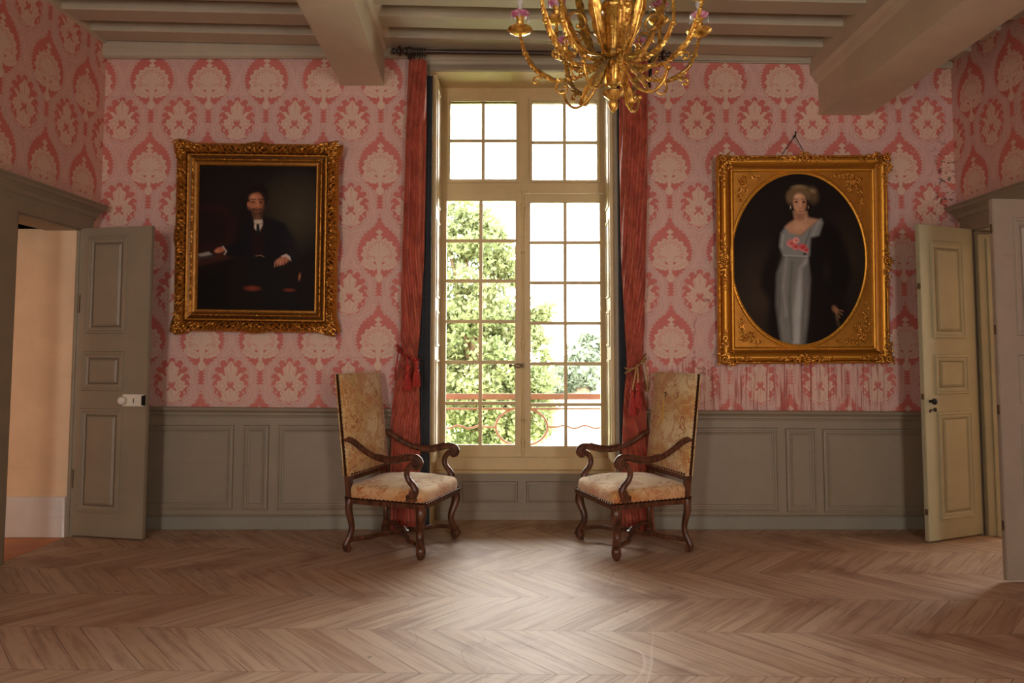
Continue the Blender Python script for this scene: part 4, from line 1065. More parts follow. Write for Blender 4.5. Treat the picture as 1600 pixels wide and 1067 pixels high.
for (cx, cz, hor) in ((0, ht - .05, 1), (0, .05, 1), (-wd / 2 + .05, czr - .02, 0), (wd / 2 - .05, czr - .02, 0)):
    b = MB(); pts = [(cx, cz, .034)]
    for q in range(1, 6):
        for s_ in (-1, 1):
            dx_, dz_ = (s_ * q * .042, .008 * (q % 2)) if hor else (.008 * (q % 2), s_ * q * .042)
            pts.append((cx + dx_, cz + dz_, .032 - q * .0035))
    pts += [(cx + (.0 if hor else (.03 if cx > 0 else -.03)), cz + ((.03 if cz > 1 else -.02) if hor else 0), .024)]
    cluster(b, pts, .072, None, int(cx * 10) + 77 + int(cz * 3)); rosette(b, cx, cz, .034, .088)
    b.build('centre_ornament', 'gilt_carved', r, True)
P = Paint(1136, 1360, 262, 549, .9, (30, 21, 17))
P.ell(1180, 470, 80, 110, (66, 54, 42), 1.1, .9); P.ell(1330, 400, 60, 100, (56, 44, 33), 1.2, .8); P.ell(1240, 290, 90, 60, (26, 18, 15), 1, .7)
# cloak
P.poly([(1214, 345), (1200, 380), (1180, 425), (1178, 450), (1192, 475), (1188, 520), (1200, 549), (1320, 549), (1318, 470), (1330, 430), (1322, 390), (1310, 360), (1296, 345), (1282, 340), (1282, 372), (1262, 400), (1262, 549), (1215, 549), (1210, 420)], (24, 16, 14), 6)
P.poly([(1283, 342), (1300, 348), (1318, 390), (1328, 430), (1316, 460), (1300, 470), (1280, 450), (1262, 420), (1262, 390)], (20, 14, 12), 6)
P.ell(1288, 425, 10, 26, (44, 38, 38), 1, .5)
# dress
P.poly([(1213, 362), (1222, 350), (1246, 366), (1262, 352), (1280, 338), (1283, 345), (1276, 366), (1262, 370), (1260, 400), (1254, 402), (1216, 400), (1210, 384)], (138, 142, 138), 2.5)
P.poly([(1217, 400), (1256, 400), (1260, 440), (1256, 500), (1250, 548), (1212, 545), (1204, 480), (1206, 430)], (128, 130, 124), 4)
P.poly([(1244, 420), (1256, 404), (1256, 450), (1246, 500), (1243, 548), (1231, 548), (1232, 490), (1238, 450)], (178, 182, 178), 4, .9)
P.poly([(1247, 420), (1258, 410), (1260, 440), (1250, 500), (1248, 545), (1243, 545), (1246, 480)], (84, 84, 80), 3, .7)
P.line([(1222, 404), (1216, 450), (1220, 500)], 4, (158, 162, 156), .6); P.line([(1231, 410), (1226, 470), (1229, 540)], 4, (96, 98, 92), .7); P.line([(1211, 430), (1208, 500)], 4, (84, 86, 80), .6)
P.line([(1217, 366), (1214, 385)], 3.5, (176, 178, 172), .7); P.line([(1262, 356), (1252, 384)], 2.6, (96, 100, 98), .8); P.line([(1275, 344), (1266, 366)], 3, (166, 168, 162), .7); P.line([(1218, 399), (1256, 401)], 2.5, (176, 178, 170), .8)
# neck, chest
P.poly([(1234, 326), (1256, 326), (1258, 336), (1276, 340), (1262, 352), (1246, 366), (1228, 362), (1220, 352), (1226, 346), (1236, 340)], (196, 150, 118), 2.5)
P.poly([(1236, 328), (1254, 330), (1250, 340), (1240, 340)], (140, 94, 70), 3, .7); P.ell(1244, 352, 14, 8, (216, 172, 140), .9, .8); P.line([(1234, 341), (1244, 346), (1256, 340)], .9, (220, 190, 130), .8)
# hair + face
P.ell(1246, 295, 22, 15, (112, 92, 64), .4); P.ell(1266, 299, 13, 19, (100, 80, 56), .6, .9, -12); P.ell(1270, 292, 5, 6, (118, 98, 70), .9, .6, 20); P.ell(1229, 302, 9, 15, (116, 94, 66), .5); P.ell(1244, 286, 17, 6, (164, 142, 104), .8, .7); P.ell(1266, 292, 8, 5, (158, 136, 98), .8, .7, 30)
P.ell(1248, 290, 8, 3, (70, 54, 38), .9, .5, 20)
P.ell(1244.5, 312, 12.5, 19.5, (206, 156, 122), .28); P.ell(1252, 315, 5.5, 14, (160, 108, 80), .8, .7); P.ell(1241, 301, 8, 6, (226, 184, 150), .9, .8)
P.poly([(1231, 303), (1236, 296), (1246, 294), (1256, 299), (1259, 306), (1262, 296), (1250, 286), (1234, 288), (1228, 298)], (120, 98, 68), 2.5)
for ex in (1239, 1251.5):
    P.ell(ex, 310, 4.2, 2.6, (120, 76, 56), .6, .85); P.ell(ex, 310.3, 2.6, 2.0, (20, 13, 11), .6); P.line([(ex - 4.2, 305.5), (ex + 4, 305)], 1.3, (90, 64, 44), .85)
P.line([(1246, 309), (1245.5, 319)], 1.3, (224, 178, 146), .8); P.ell(1246, 320.5, 3, 1.5, (140, 84, 62), .7, .8); P.ell(1245.5, 326, 4, 1.5, (164, 72, 62), .6, .95); P.line([(1239, 330), (1251, 330)], 1.4, (150, 100, 76), .4)
P.ell(1229.5, 319, 1.3, 4, (220, 200, 170), .6, .9); P.ell(1259, 319, 1.1, 3.6, (200, 176, 140), .6, .8)
# roses
for (x_, y_, q_, c_) in ((1230, 379, 9.5, (226, 130, 124)), (1238, 374, 7, (236, 160, 150)), (1237, 385, 7.5, (214, 92, 92)), (1249, 386, 9, (208, 84, 86)), (1255, 391, 5.5, (196, 70, 74))):
    P.ell(x_, y_, q_, q_ * .9, c_, .5); P.ell(x_ + 1, y_ + .5, q_ * .45, q_ * .35, (170, 40, 48), .8, .8); P.line([(x_ - q_ * .7, y_ + 1), (x_ - 1, y_ + q_ * .6), (x_ + q_ * .6, y_ + 1)], 1.1, (240, 186, 176), .6)
P.ell(1252, 397, 4, 3, (24, 30, 22), .7, .9)
# hand
P.ell(1301, 489, 6, 9, (150, 106, 76), .6, .9, -30)
for q, (ex, ey) in enumerate(((1314, 492), (1313, 498), (1309, 503), (1305, 506))): P.line([(1302, 488 + q * 1.5), (ex, ey)], 1.6, (160, 114, 82), .85)
P.line([(1303, 500), (1308, 520)], 4, (96, 78, 54), .6)
P.mesh('canvas', r, orx * 2 + .02, orz * 2 + .02, .015, ocz); bpy.data.objects[-1] if False else None
r.children[-1].location = (ocx, 0, 0)
b = MB(); b.box(-wd / 2 + .04, wd / 2 - .04, -.008, 0.0, .04, ht - .04); b.build('backing', 'walnut', r)
b = MB(); np_ = onY(1240, 214, D); 
topc = Matrix.Translation(r.location) @ r.rotation_euler.to_matrix().to_4x4()
bpy.context.view_layer.update()
inv = topc.inverted()
for px in (1215, 1266):
    q = onY(px, 243, D - .08); b.tube([inv @ Vector((np_.x, D - .03, np_.z)), inv @ Vector((q.x, D - .06, q.z - .05))], .003, 6)
b.build('hanging_wire', 'black_metal', r)
b = MB(); b.tube([(np_.x, D + .01, np_.z), (np_.x, D - .045, np_.z + .004)], .006, 8); b.tube([(np_.x, D - .035, np_.z - .012), (np_.x, D - .05, np_.z + .022)], .005, 8); b.ball((np_.x, D - .05, np_.z + .024), .008, 8)
tag(b.build('picture_hook', 'black_metal', None, True), 'small iron hook in the paper above the oval portrait', 'hook')
b = MB(); q = onY(399, 224, D); b.tube([(q.x, D + .01, q.z - .02), (q.x, D - .03, q.z - .02)], .005, 8)
tag(b.build('picture_hook', 'black_metal', None, True), 'iron hook behind the top of the bearded man portrait', 'hook')

# ------------------------------------------------------------------ armchairs
def make_chair():
    r = empty('armchair', (0, 0, 0), 0, world=False)
    FX, FY, BX, BY = .275, .285, -.275, .262
    lean = lambda z: -max(0, z - .42) * .115
    # front legs (S shaped with volute foot)
    for s_ in (-1, 1):
        b = MB(); o = Vector((.55, s_ * .83, 0)).normalized(); o = Vector((o.x, o.y, 0))
        sh = [(.004, .345), (.022, .318), (.024, .285), (.004, .235), (-.018, .185), (-.016, .135), (.008, .092), (.028, .060), (.022, .030), (.004, .016)]
        pts = [Vector((FX, s_ * FY, z)) + o * q for q, z in sh]
        b.tube(pts, [.034, .037, .036, .031, .027, .027, .030, .034, .032, .020], 12, flat=.85, sub=4)
        c = Vector((FX, s_ * FY, .036)) + o * .020
        side = Vector((-o.y, o.x, 0))
        for e in (-1, 1):
            sp = [c + side * (e * (.010 + .014 * i / 14)) + (o * math.cos(i * .55) + Vector((0, 0, 1)) * math.sin(i * .55)) * (.034 * (1 - i / 17)) for i in range(15)]
            b.tube(sp, [.011 - .0004 * i for i in range(15)], 7)
        b.tube([c - side * .022, c + side * .022], .026, 14)
        b.lathe([(.018, 0), (.022, .006), (.018, .014)], Matrix.Translation((FX + o.x * .012, s_ * FY + o.y * .012, 0)), 14)
        b.box(FX - .030, FX + .032, s_ * FY - .031, s_ * FY + .031, .325, .350, bev=.004)
        for i in range(5):
            zz_ = .33 - i * .012; qq = .030
            b.ball(tuple(Vector((FX, s_ * FY, zz_)) + o * (qq + .012 - i * .002)), .010, 8)
        b.build('leg', 'walnut', r, True)
    for s_ in (-1, 1):
        b = MB(); o = Vector((-.45, s_ * .5, 0)).normalized()
        sh = [(.0, .372), (.010, .33), (.010, .28), (-.004, .22), (-.012, .17), (-.004, .12), (.014, .08), (.026, .05), (.020, .024), (.006, .014)]
        pts = [Vector((BX + .0, s_ * BY, z)) + o * q for q, z in sh]
        b.tube(pts, [.027, .029, .028, .025, .023, .023, .026, .029, .027, .016], 12, flat=.85, sub=4)
        c = Vector((BX, s_ * BY, .032)) + o * .018; side = Vector((-o.y, o.x, 0))
        b.tube([c - side * .020, c + side * .020], .026, 14); b.lathe([(.016, 0), (.02, .006), (.016, .014)], Matrix.Translation((BX + o.x * .012, s_ * BY + o.y * .012, 0)), 12)
        b.build('leg', 'walnut', r, True)
    # X stretcher, two curved pieces each side meeting in the middle
    b = MB()
    for s_ in (-1, 1):
        f_ = [(FX + .01, s_ * (FY + .005), .072), (FX - .05, s_ * FY * .93, .090), (FX - .12, s_ * FY * .78, .095), (FX - .165, s_ * FY * .50, .098), (.055, s_ * .085, .100), (.0, s_ * .030, .104)]
        k_ = [(BX - .005, s_ * (BY + .0), .075), (BX + .06, s_ * BY * .93, .090), (BX + .13, s_ * BY * .78, .095), (BX + .17, s_ * BY * .48, .098), (-.05, s_ * .080, .100), (.0, s_ * .030, .104)]
        for pts in (f_, k_):
            b.tube(pts, .017, 8, sub=6, flat=.8, up=(0, 0, 1)); b.tube([(x, y, z + .012) for x, y, z in pts], .007, 6, sub=6)
    b.lathe([(.028, .086), (.05, .092), (.05, .108), (.03, .118), (.024, .13), (.008, .138)], None, 18)
    b.build('stretcher', 'walnut', r, True)
    # seat rail
    b = MB()
    def plan(z, g, n=1):
        return [(-.305 - g, -.282 - g, z), (.318 + g, -.318 - g, z), (.318 + g, .318 + g, z), (-.305 - g, .282 + g, z)]
    b.prism(plan(.335, 0), plan(.366, .002)); b.build('seat_frame', 'walnut', r)
    # seat cushion
    b = MB(); vs = []; fs = []; N1, N2 = 30, 56
    def edge(th, k_):                              # rounded rectangle plan
        ca, sa = math.cos(th), math.sin(th); e = .22
        x = math.copysign(abs(ca) ** e, ca); y = math.copysign(abs(sa) ** e, sa)
        wy = .318 - (.036) * (1 - (x + 1) / 2); return x * .311 * k_ + .0065, y * wy * k_
    prof_ = [(0.997, .362), (1.006, .378), (1.008, .405), (1.006, .425), (.995, .440), (.97, .452), (.93, .462)]
    L = prof_ + [(.93 * (1 - i / 18), .462 + .048 * (1 - (1 - i / 18) ** 2.2)) for i in range(1, 18)]
    for k_, z in L:
        for j in range(N2):
            th = 2 * PI * j / N2; x, y = edge(th, k_)
            if k_ < .9:                             # soften plan toward the middle
                t_ = (.93 - k_) / .93; x = x * (1 - t_) + t_ * .311 * k_ * math.cos(th); y = y * (1 - t_) + t_ * .3 * k_ * math.sin(th)
            vs.append((x, y, z + .006 * noise.noise(Vector((x * 6, y * 6, 3))) * (1 if z > .4 else 0)))
    for i in range(len(L) - 1):
        for j in range(N2): j2 = (j + 1) % N2; fs.append((i * N2 + j, i * N2 + j2, (i + 1) * N2 + j2, (i + 1) * N2 + j))
    fs.append(tuple(range((len(L) - 1) * N2, len(L) * N2))); fs.append(tuple(range(N2))[::-1])
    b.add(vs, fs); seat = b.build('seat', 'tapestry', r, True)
    b = MB()
    pl = plan(.376, .004)
    for i in range(4):
        a, c = Vector(pl[i]), Vector(pl[(i + 1) % 4]); n = 19
        for j in range(n): b.ball(tuple(a.lerp(c, (j + .5) / n)), .0075, 8, None, (1, 1, .9))
        b.tube([a.lerp(c, .01) - Vector((0, 0, .004)), a.lerp(c, .99) - Vector((0, 0, .004))], .005, 5)
    b.build('nail_trim', 'nail_brass', seat, True)
    # back posts
    for s_ in (-1, 1):
        b = MB(); y = s_ * .262
        b.prism([(-.30, y - .019, .36), (-.255, y - .019, .36), (-.255, y + .019, .36), (-.30, y + .019, .36)],
                [(-.30 + lean(1.20) + .004, y - .017, 1.20), (-.262 + lean(1.20), y - .017, 1.20), (-.262 + lean(1.20), y + .017, 1.20), (-.30 + lean(1.20) + .004, y + .017, 1.20)])
        b.build('back_post', 'walnut', r)
    b = MB(); b.box(-.297, -.270, -.25, .25, .49, .535, bev=.004); b.build('back_rail', 'walnut', r)
    # upholstered back
    vs = []; fs = []; NX_, NZ_ = 26, 44; z0, z1 = .525, 1.235; hwid = .288
    def bp(u, v_, side_):
        y = (u * 2 - 1) * hwid; z = z0 + (z1 - z0) * v_ + .004 * math.sin(PI * u) * (1 if v_ > .98 else 0)
        dome = (1 - abs(2 * u - 1) ** 4) * (1 - abs(2 * v_ - 1) ** 6)
        x = -.285 + lean(z) + (.030 + .036 * dome if side_ else -.022 - .004 * dome)
        return (x, y, z)
    for side_ in (1, 0):
        for j in range(NZ_ + 1):
            for i in range(NX_ + 1): vs.append(bp(i / NX_, j / NZ_, side_))
    q = (NX_ + 1) * (NZ_ + 1); ix = lambda i, j, k_: k_ * q + j * (NX_ + 1) + i
    for j in range(NZ_):
        for i in range(NX_):
            fs.append((ix(i, j, 0), ix(i + 1, j, 0), ix(i + 1, j + 1, 0), ix(i, j + 1, 0))); fs.append((ix(i, j, 1), ix(i, j + 1, 1), ix(i + 1, j + 1, 1), ix(i + 1, j, 1)))
    for j in range(NZ_):
        fs.append((ix(0, j, 0), ix(0, j + 1, 0), ix(0, j + 1, 1), ix(0, j, 1))); fs.append((ix(NX_, j, 0), ix(NX_, j, 1), ix(NX_, j + 1, 1), ix(NX_, j + 1, 0)))
    for i in range(NX_):
        fs.append((ix(i, 0, 0), ix(i, 0, 1), ix(i + 1, 0, 1), ix(i + 1, 0, 0))); fs.append((ix(i, NZ_, 0), ix(i + 1, NZ_, 0), ix(i + 1, NZ_, 1), ix(i, NZ_, 1)))
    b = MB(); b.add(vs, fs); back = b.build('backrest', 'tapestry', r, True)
    b = MB()
    for s_ in (-1, 1):
        for j in range(27):
            z = z0 + .012 + (z1 - z0 - .02) * j / 26; b.ball((-.285 + lean(z) + .004, s_ * (hwid + .001), z), .0075, 8)
        b.prism([(-.295 + lean(z0), s_ * (hwid - .001), z0), (-.278 + lean(z0), s_ * (hwid - .001), z0), (-.278 + lean(z0), s_ * (hwid + .004), z0), (-.295 + lean(z0), s_ * (hwid + .004), z0)],
                [(-.295 + lean(z1), s_ * (hwid - .001), z1), (-.278 + lean(z1), s_ * (hwid - .001), z1), (-.278 + lean(z1), s_ * (hwid + .004), z1), (-.295 + lean(z1), s_ * (hwid + .004), z1)])
    for i in range(17): b.ball((-.285 + .036 + lean(z0), -hwid + .02 + (2 * hwid - .04) * i / 16, z0 + .012), .0075, 8)
    b.build('nail_trim', 'nail_brass', back, True)
    # arms
    for s_ in (-1, 1):
        b = MB()
        ys = lambda t: s_ * (.272 + .048 * t)
        path = [(-.315, ys(0), .770), (-.285, ys(.02), .775), (-.235, ys(.1), .755), (-.165, ys(.25), .712), (-.08, ys(.45), .672), (.01, ys(.65), .652), (.09, ys(.82), .652), (.16, ys(.93), .668), (.215, ys(1), .680), (.258, ys(1), .678), (.285, ys(1), .655), (.284, ys(1), .628), (.262, ys(1), .612), (.240, ys(1), .620), (.236, ys(1), .640), (.250, ys(1), .648)]
        b.tube(path, [.020, .022, .022, .021, .021, .022, .023, .024, .025, .024, .022, .020, .018, .015, .012, .008], 12, sub=5, flat=.85, up=(0, 0, 1)) if False else b.tube(path, [.020, .022, .022, .021, .021, .022, .023, .024, .025, .024, .022, .020, .018, .015, .012, .008], 12, sub=5)
        yv = ys(1)
        b.tube([(.258, yv - .030, .642), (.258, yv + .030, .642)], .026, 16)
        for e in (-1, 1):
            sp = [(.258 + .034 * (1 - i / 17) * math.cos(1.6 - i * .55), yv + e * (.026 + .008 * i / 14), .642 + .034 * (1 - i / 17) * math.sin(1.6 - i * .55)) for i in range(15)]
            b.tube(sp, [.0095 - .0004 * i for i in range(15)], 7)
        for i in range(7):                           # small leaf carving over the knuckle
            a = 2.4 - i * .42; 
            for e in (-.014, 0, .014): b.ball((.258 + .040 * math.cos(a), yv + e, .645 + .038 * math.sin(a)), .0085, 6)
        b.tube([(-.05, ys(.5), .688), (.05, ys(.74), .672), (.13, ys(.9), .684), (.19, ys(.97), .702)], [.004, .006, .007, .005], 6, sub=4)
        arm = b.build('armrest', 'walnut', r, True)
        b = MB()
        pth = [(.245, ys(1), .640), (.212, ys(1), .622), (.190, ys(.98), .590), (.188, ys(.95), .555), (.206, ys(.92), .520), (.232, ys(.9), .492), (.246, ys(.88), .462), (.240, ys(.88), .430), (.222, ys(.9), .405)]
        b.tube(pth, [.022, .021, .020, .020, .021, .023, .026, .027, .024], 12, sub=5)
        b.tube([(.238, ys(.88) - .026, .438), (.238, ys(.88) + .026, .438)], .027, 14); b.tube([(.205, ys(.88) - .020, .415), (.205, ys(.88) + .020, .415)], .018, 12)
        b.box(.190, .262, ys(.9) - .026, ys(.9) + .026, .385, .410, bev=.005)
        for i in range(5): b.ball((.262 - i * .003, ys(.9), .475 - i * .014), .011, 8)
        b.build('arm_support', 'walnut', arm, True)
    return r
def copy_tree(o, parent=None):
    c = o.copy(); C.objects.link(c); c.parent = parent
    for ch in o.children: copy_tree(ch, c)
    return c
ch = make_chair()
ch2 = copy_tree(ch)
cB, cC, cA = onZ(662, 873), onZ(708, 839), onZ(547, 860)
def place(o, B, Cc, A, flip):
    fm = (B + Cc) / 2; ax = (Cc - B).normalized()
    n = Vector((ax.y, -ax.x, 0)) if not flip else Vector((-ax.y, ax.x, 0))
    # average of the front edge normal and the side direction
    sd = (B - A).normalized(); n = (n + sd).normalized()
    cen = fm - n * .285
    o.location = (cen.x, cen.y, 0); o.rotation_euler = (0, 0, math.atan2(n.y, n.x))
    print('chair', cen, math.degrees(math.atan2(n.y, n.x)), (B - Cc).length, (B - A).length)
place(ch, cB, cC, cA, False)
place(ch2, onZ(960, 873), onZ(908, 840), onZ(1067, 861), True)
ch2.location.y -= .04; ch.location.y -= .03
bk2 = [c for c in ch2.children if c.name.startswith('backrest')][0]
bx = lambda z: -.285 - (z - .42) * .115 + .0655
b = MB(); b.tube([(bx(z), -.045 + .006 * math.sin(z * 60), z) for z in (.86, .89, .93, .97, 1.0, 1.03)], [.006, .010, .011, .009, .012, .004], 8, flat=.25, up=(1, 0, 0))
o = b.build('frayed_streak', 'yellow_thread', bk2, True); o['label'] = 'frayed yellow streak in the tapestry'
b = MB(); b.tube([(bx(z) + .001, y, z) for y, z in ((-.030, 1.055), (-.022, 1.075), (-.032, 1.092), (-.044, 1.088))], .004, 6, sub=3)
o = b.build('worn_tear', 'walnut', bk2, True); o['label'] = 'small dark hooked tear in the tapestry'
tag(ch, 'high backed walnut armchair in worn floral tapestry, left of the window', 'armchair', 'tapestry armchairs flanking the window')
tag(ch2, 'high backed walnut armchair with a frayed yellow streak on its back, right of the window', 'armchair', 'tapestry armchairs flanking the window')
# ------------------------------------------------------------------ chandelier
YC = 3.45; pc = onY(958, 100, YC); CXc = pc.x
zc_ = lambda py: onY(958, py, YC).z
k_px = YC / F
ct_ = empty('chandelier', (CXc, YC, zc_(176))); tag(ct_, 'gilt bronze chandelier with pink porcelain cups hanging in front of the window', 'chandelier')
Mx = Matrix.Translation((CXc, YC, 0))
b = MB()
b.lathe([(r_ * k_px, zc_(y_)) for r_, y_ in [(1, 176), (5, 172), (8.5, 165), (7, 158), (5, 155)]], Mx, 20)
b.lathe([(r_ * k_px, zc_(y_)) for r_, y_ in [(5, 157), (9, 154), (15, 149), (17, 145), (15, 143), (9, 143), (5, 141), (3.5, 138), (6, 134)]], Mx, 30, 10, .05)
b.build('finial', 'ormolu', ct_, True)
b = MB(); b.lathe([(r_ * k_px, zc_(y_)) for r_, y_ in [(5, 136), (9, 133), (12.5, 124), (14.5, 112), (15.5, 103), (14, 97), (10, 94), (14, 90), (17, 86), (14, 81), (9, 78), (11, 70), (13, 55), (14, 42), (15, 28), (14, 18), (19, 15), (20, 11), (19, 7), (14, 4), (12, 0), (15, -14), (18, -28), (12, -40), (7, -50), (10, -60), (6, -70), (4, -80)]], Mx, 30, 10, .03)
for q in range(6):                             # acanthus relief on urn and shaft
    a = 2 * PI * q / 6 + .3; R_ = Mx @ Matrix.Rotation(a, 4, 'Z')
    b.tube([(13 * k_px, 0, zc_(132)), (16 * k_px, 0, zc_(118)), (18 * k_px, 0, zc_(104)), (15 * k_px, 0, zc_(96))], [.006, .014, .012, .004], 7, R_, sub=3)
    b.tube([(12 * k_px, 0, zc_(74)), (16 * k_px, 0, zc_(55)), (17 * k_px, 0, zc_(36)), (20 * k_px, 0, zc_(26))], [.006, .012, .013, .004], 7, R_, sub=3)
    b.ball((17 * k_px, 0, zc_(48)), .012, 8, R_)
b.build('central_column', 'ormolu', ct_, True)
b = MB(); n = 26; zt_ = zc_(-80)
for i in range(n):
    z = zt_ + (ZC - .02 - zt_) * (i + .5) / n; L = (ZC - zt_) / n * .62
    pts = [((.014 * math.cos(2 * PI * t / 10)) if i % 2 else 0, 0 if i % 2 else .014 * math.cos(2 * PI * t / 10), z + L * math.sin(2 * PI * t / 10)) for t in range(11)]
    b.tube(pts, .0035, 5, Mx, caps=False)
b.lathe([(.03, ZC - .05), (.06, ZC - .03), (.065, ZC)], Mx, 20)
b.build('chain', 'ormolu', ct_, True)
def acanthus(b, pts, wmax, M, lobes=7):
    n = len(pts); sub = 6; tot = (n - 1) * sub
    pp = [Vector(p) for p in pts]; P2 = []
    for i in range(n - 1):
        p0, p1, p2, p3 = pp[max(i - 1, 0)], pp[i], pp[i + 1], pp[min(i + 2, n - 1)]
        for j in range(sub):
            t = j / sub; P2.append(.5 * ((2 * p1) + (p2 - p0) * t + (2 * p0 - 5 * p1 + 4 * p2 - p3) * t * t + (3 * p1 - p0 - 3 * p2 + p3) * t ** 3))
    P2.append(pp[-1]); m = len(P2)
    rad = [max(.003, wmax * math.sin(PI * (.10 + .82 * i / (m - 1))) * (.82 + .30 * abs(math.sin(lobes * PI * i / (m - 1))))) for i in range(m)]
    b.tube(P2, rad, 8, M, flat=.38); b.tube([p + Vector((0, 0, .0)) for p in P2], [r_ * .42 for r_ in rad], 6, M)
def chand_arm(ang, prof, pan_r, scr, cup=True, lf=True):
    R_ = Mx @ Matrix.Rotation(ang, 4, 'Z')
    pts = [(r_, 0, zc_(y_)) for r_, y_ in prof]; n = len(pts)
    b = MB(); b.tube(pts, [.0075 + .003 * math.sin(PI * i / (n - 1)) for i in range(n)], 8, R_, sub=6, twist=(46, .10))
    for i in (n // 3, n - 3): b.ball(pts[i], .017, 10, R_, (1, 1, .8))
    if lf: acanthus(b, [(p[0], .0, p[2] + .010) for p in pts[n // 2 - 1:n - 1]], .020, R_, 6)
    for (cx, cy, sz, a0, hd) in scr:              # scrolls in the plane of the arm
        q = [(cx + sz * (1 - .72 * i / 14) * math.cos(a0 + hd * i * .36), 0, zc_(cy) + sz * (1 - .72 * i / 14) * math.sin(a0 + hd * i * .36)) for i in range(15)]
        b.tube(q, [.0065 - .0002 * i for i in range(15)], 7, R_); b.ball(q[-1], .010, 8, R_)
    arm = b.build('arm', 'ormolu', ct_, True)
    if cup:
        x, _, z = pts[-1]; T = R_ @ Matrix.Translation((x, 0, z))
        b = MB(); b.lathe([(.006, -.012), (.02, -.010), (pan_r * .6, -.004), (pan_r * .92, .008), (pan_r, .016), (pan_r * .95, .019), (pan_r * .6, .004), (.014, .002), (.010, .006)], T, 32, 16, .03); b.build('drip_pan', 'ormolu', arm, True)
        b = MB(); b.lathe([(.010, .002), (.018, .010), (.013, .022), (.016, .040), (.020, .052), (.014, .060), (.020, .072), (.024, .078)], T, 18); b.build('candle_socket', 'ormolu', arm, True)
        b = MB(); b.lathe([(.014, .074), (.030, .080), (.044, .092), (.046, .098), (.034, .090), (.016, .088)], T, 32, 8, .07); b.build('bobeche', 'pink_porcelain', arm, True)
        b = MB(); b.lathe([(.011, .086), (.011, .125), (.009, .127)], T, 14); b.build('candle_tube', 'porcelain', arm, True)
        b = MB(); b.lathe([(.008, .125), (.015, .140), (.018, .155), (.014, .178), (.006, .198), (.001, .206)], T, 14); b.build('bulb', 'glass_bulb', arm, True)
        rr = random.Random(int(ang * 100))
        for q in range(4):
            a = rr.uniform(0, 1.2) + q * 1.57; b = MB(); b.lathe([(.001, -.042), (.006, -.034), (.003, -.024), (.0012, -.022), (.0012, 0)], T @ Matrix.Translation((.045 * math.cos(a), .045 * math.sin(a), .096)), 6)
            b.build('crystal_drop', 'glass_bulb', arm)
low = [(.03, 96), (.10, 108), (.19, 118), (.29, 118), (.38, 100), (.43, 72), (.452, 48), (.456, 38)]
for i in range(7):
    a = 2 * PI * i / 7 + math.radians(14)
    chand_arm(a, low, .062, [(.24, 132, .045, 1.2, -1), (.375, 118, .026, 2.8, -1)])
mid = [(.03, 88), (.09, 98), (.17, 100), (.25, 84), (.295, 56), (.30, 30), (.298, 14)]
for i in range(6):
    a = 2 * PI * i / 6 + math.radians(32)
    chand_arm(a, mid, .052, [(.20, 52, .062, .2, 1)])
for i in range(6):                                # tall acanthus limbs
    a = 2 * PI * i / 6 + math.radians(0); R_ = Mx @ Matrix.Rotation(a, 4, 'Z'); b = MB()
    acanthus(b, [(.05, 0, zc_(86)), (.13, 0, zc_(80)), (.19, 0, zc_(52)), (.235, 0, zc_(16)), (.27, 0, zc_(-18)), (.30, 0, zc_(-52)), (.35, 0, zc_(-70))], .030, R_, 9)
    b.tube([(.04, 0, zc_(92)), (.11, 0, zc_(92)), (.17, 0, zc_(70)), (.20, 0, zc_(48))], .009, 8, R_, sub=5)
    b.build('acanthus_limb', 'ormolu', ct_, True)
for i in range(4):                                # drooping leaves and lower loops
    a = 2 * PI * i / 4 + math.radians(-35); R_ = Mx @ Matrix.Rotation(a, 4, 'Z'); b = MB()
    acanthus(b, [(.05, 0, zc_(98)), (.10, 0, zc_(112)), (.145, 0, zc_(132)), (.175, 0, zc_(148)), (.19, 0, zc_(152))], .026, R_, 5)
    b.tube([(.05, 0, zc_(104)), (.12, 0, zc_(142)), (.20, 0, zc_(156)), (.255, 0, zc_(146)), (.28, 0, zc_(128))], .007, 8, R_, sub=5)
    b.ball((.285, 0, zc_(126)), .014, 8, R_)
    b.build('drooping_leaf', 'ormolu', ct_, True)

# ------------------------------------------------------------------ outside
GZ = -1.3
b = MB(); b.box(-60, 60, D + 1.3, 160, GZ - .2, GZ); tag(b.build('lawn', 'grass'), 'pale lawn outside the window', 'lawn', kind='structure')
b = MB(); b.box(1.2, 60, D + 1.4, 60, GZ - .01, GZ + .01); tag(b.build('gravel_drive', 'gravel'), 'pale gravel drive outside the right half of the window', 'drive', kind='structure')
b = MB(); b.box(-1.3, 1.3, D + .6, D + 1.2, .30, .42); b.box(-30, 30, D + .55, D + .6, GZ, .3); tag(b.build('balcony_slab', 'plaster'), 'stone balcony slab outside the window', 'balcony', kind='structure')
YR2 = D + 1.05
rl = empty('balcony_railing', (0, YR2, .42)); tag(rl, 'wrought iron balcony railing with a central ring outside the window', 'railing')
zz = lambda py: onY(817, py, YR2).z
b = MB(); b.box(-1.15, 1.15, YR2 - .022, YR2 + .022, zz(624), zz(615), bev=.006); b.build('top_rail', 'rail_iron', rl)
b = MB(); b.box(-1.15, 1.15, YR2 - .008, YR2 + .008, zz(640), zz(637)); b.box(-1.15, 1.15, YR2 - .008, YR2 + .008, zz(712), zz(708)); b.build('lower_rail', 'rail_iron', rl)
b = MB(); cx = onY(815, 666, YR2).x; cz = zz(667); rx_, rz_ = 40 * YR2 / F, 29 * YR2 / F
b.tube([(cx + rx_ * math.cos(2 * PI * t / 40), YR2, cz + rz_ * math.sin(2 * PI * t / 40)) for t in range(41)], .011, 8, caps=False); b.build('ring', 'rail_iron', rl, True)
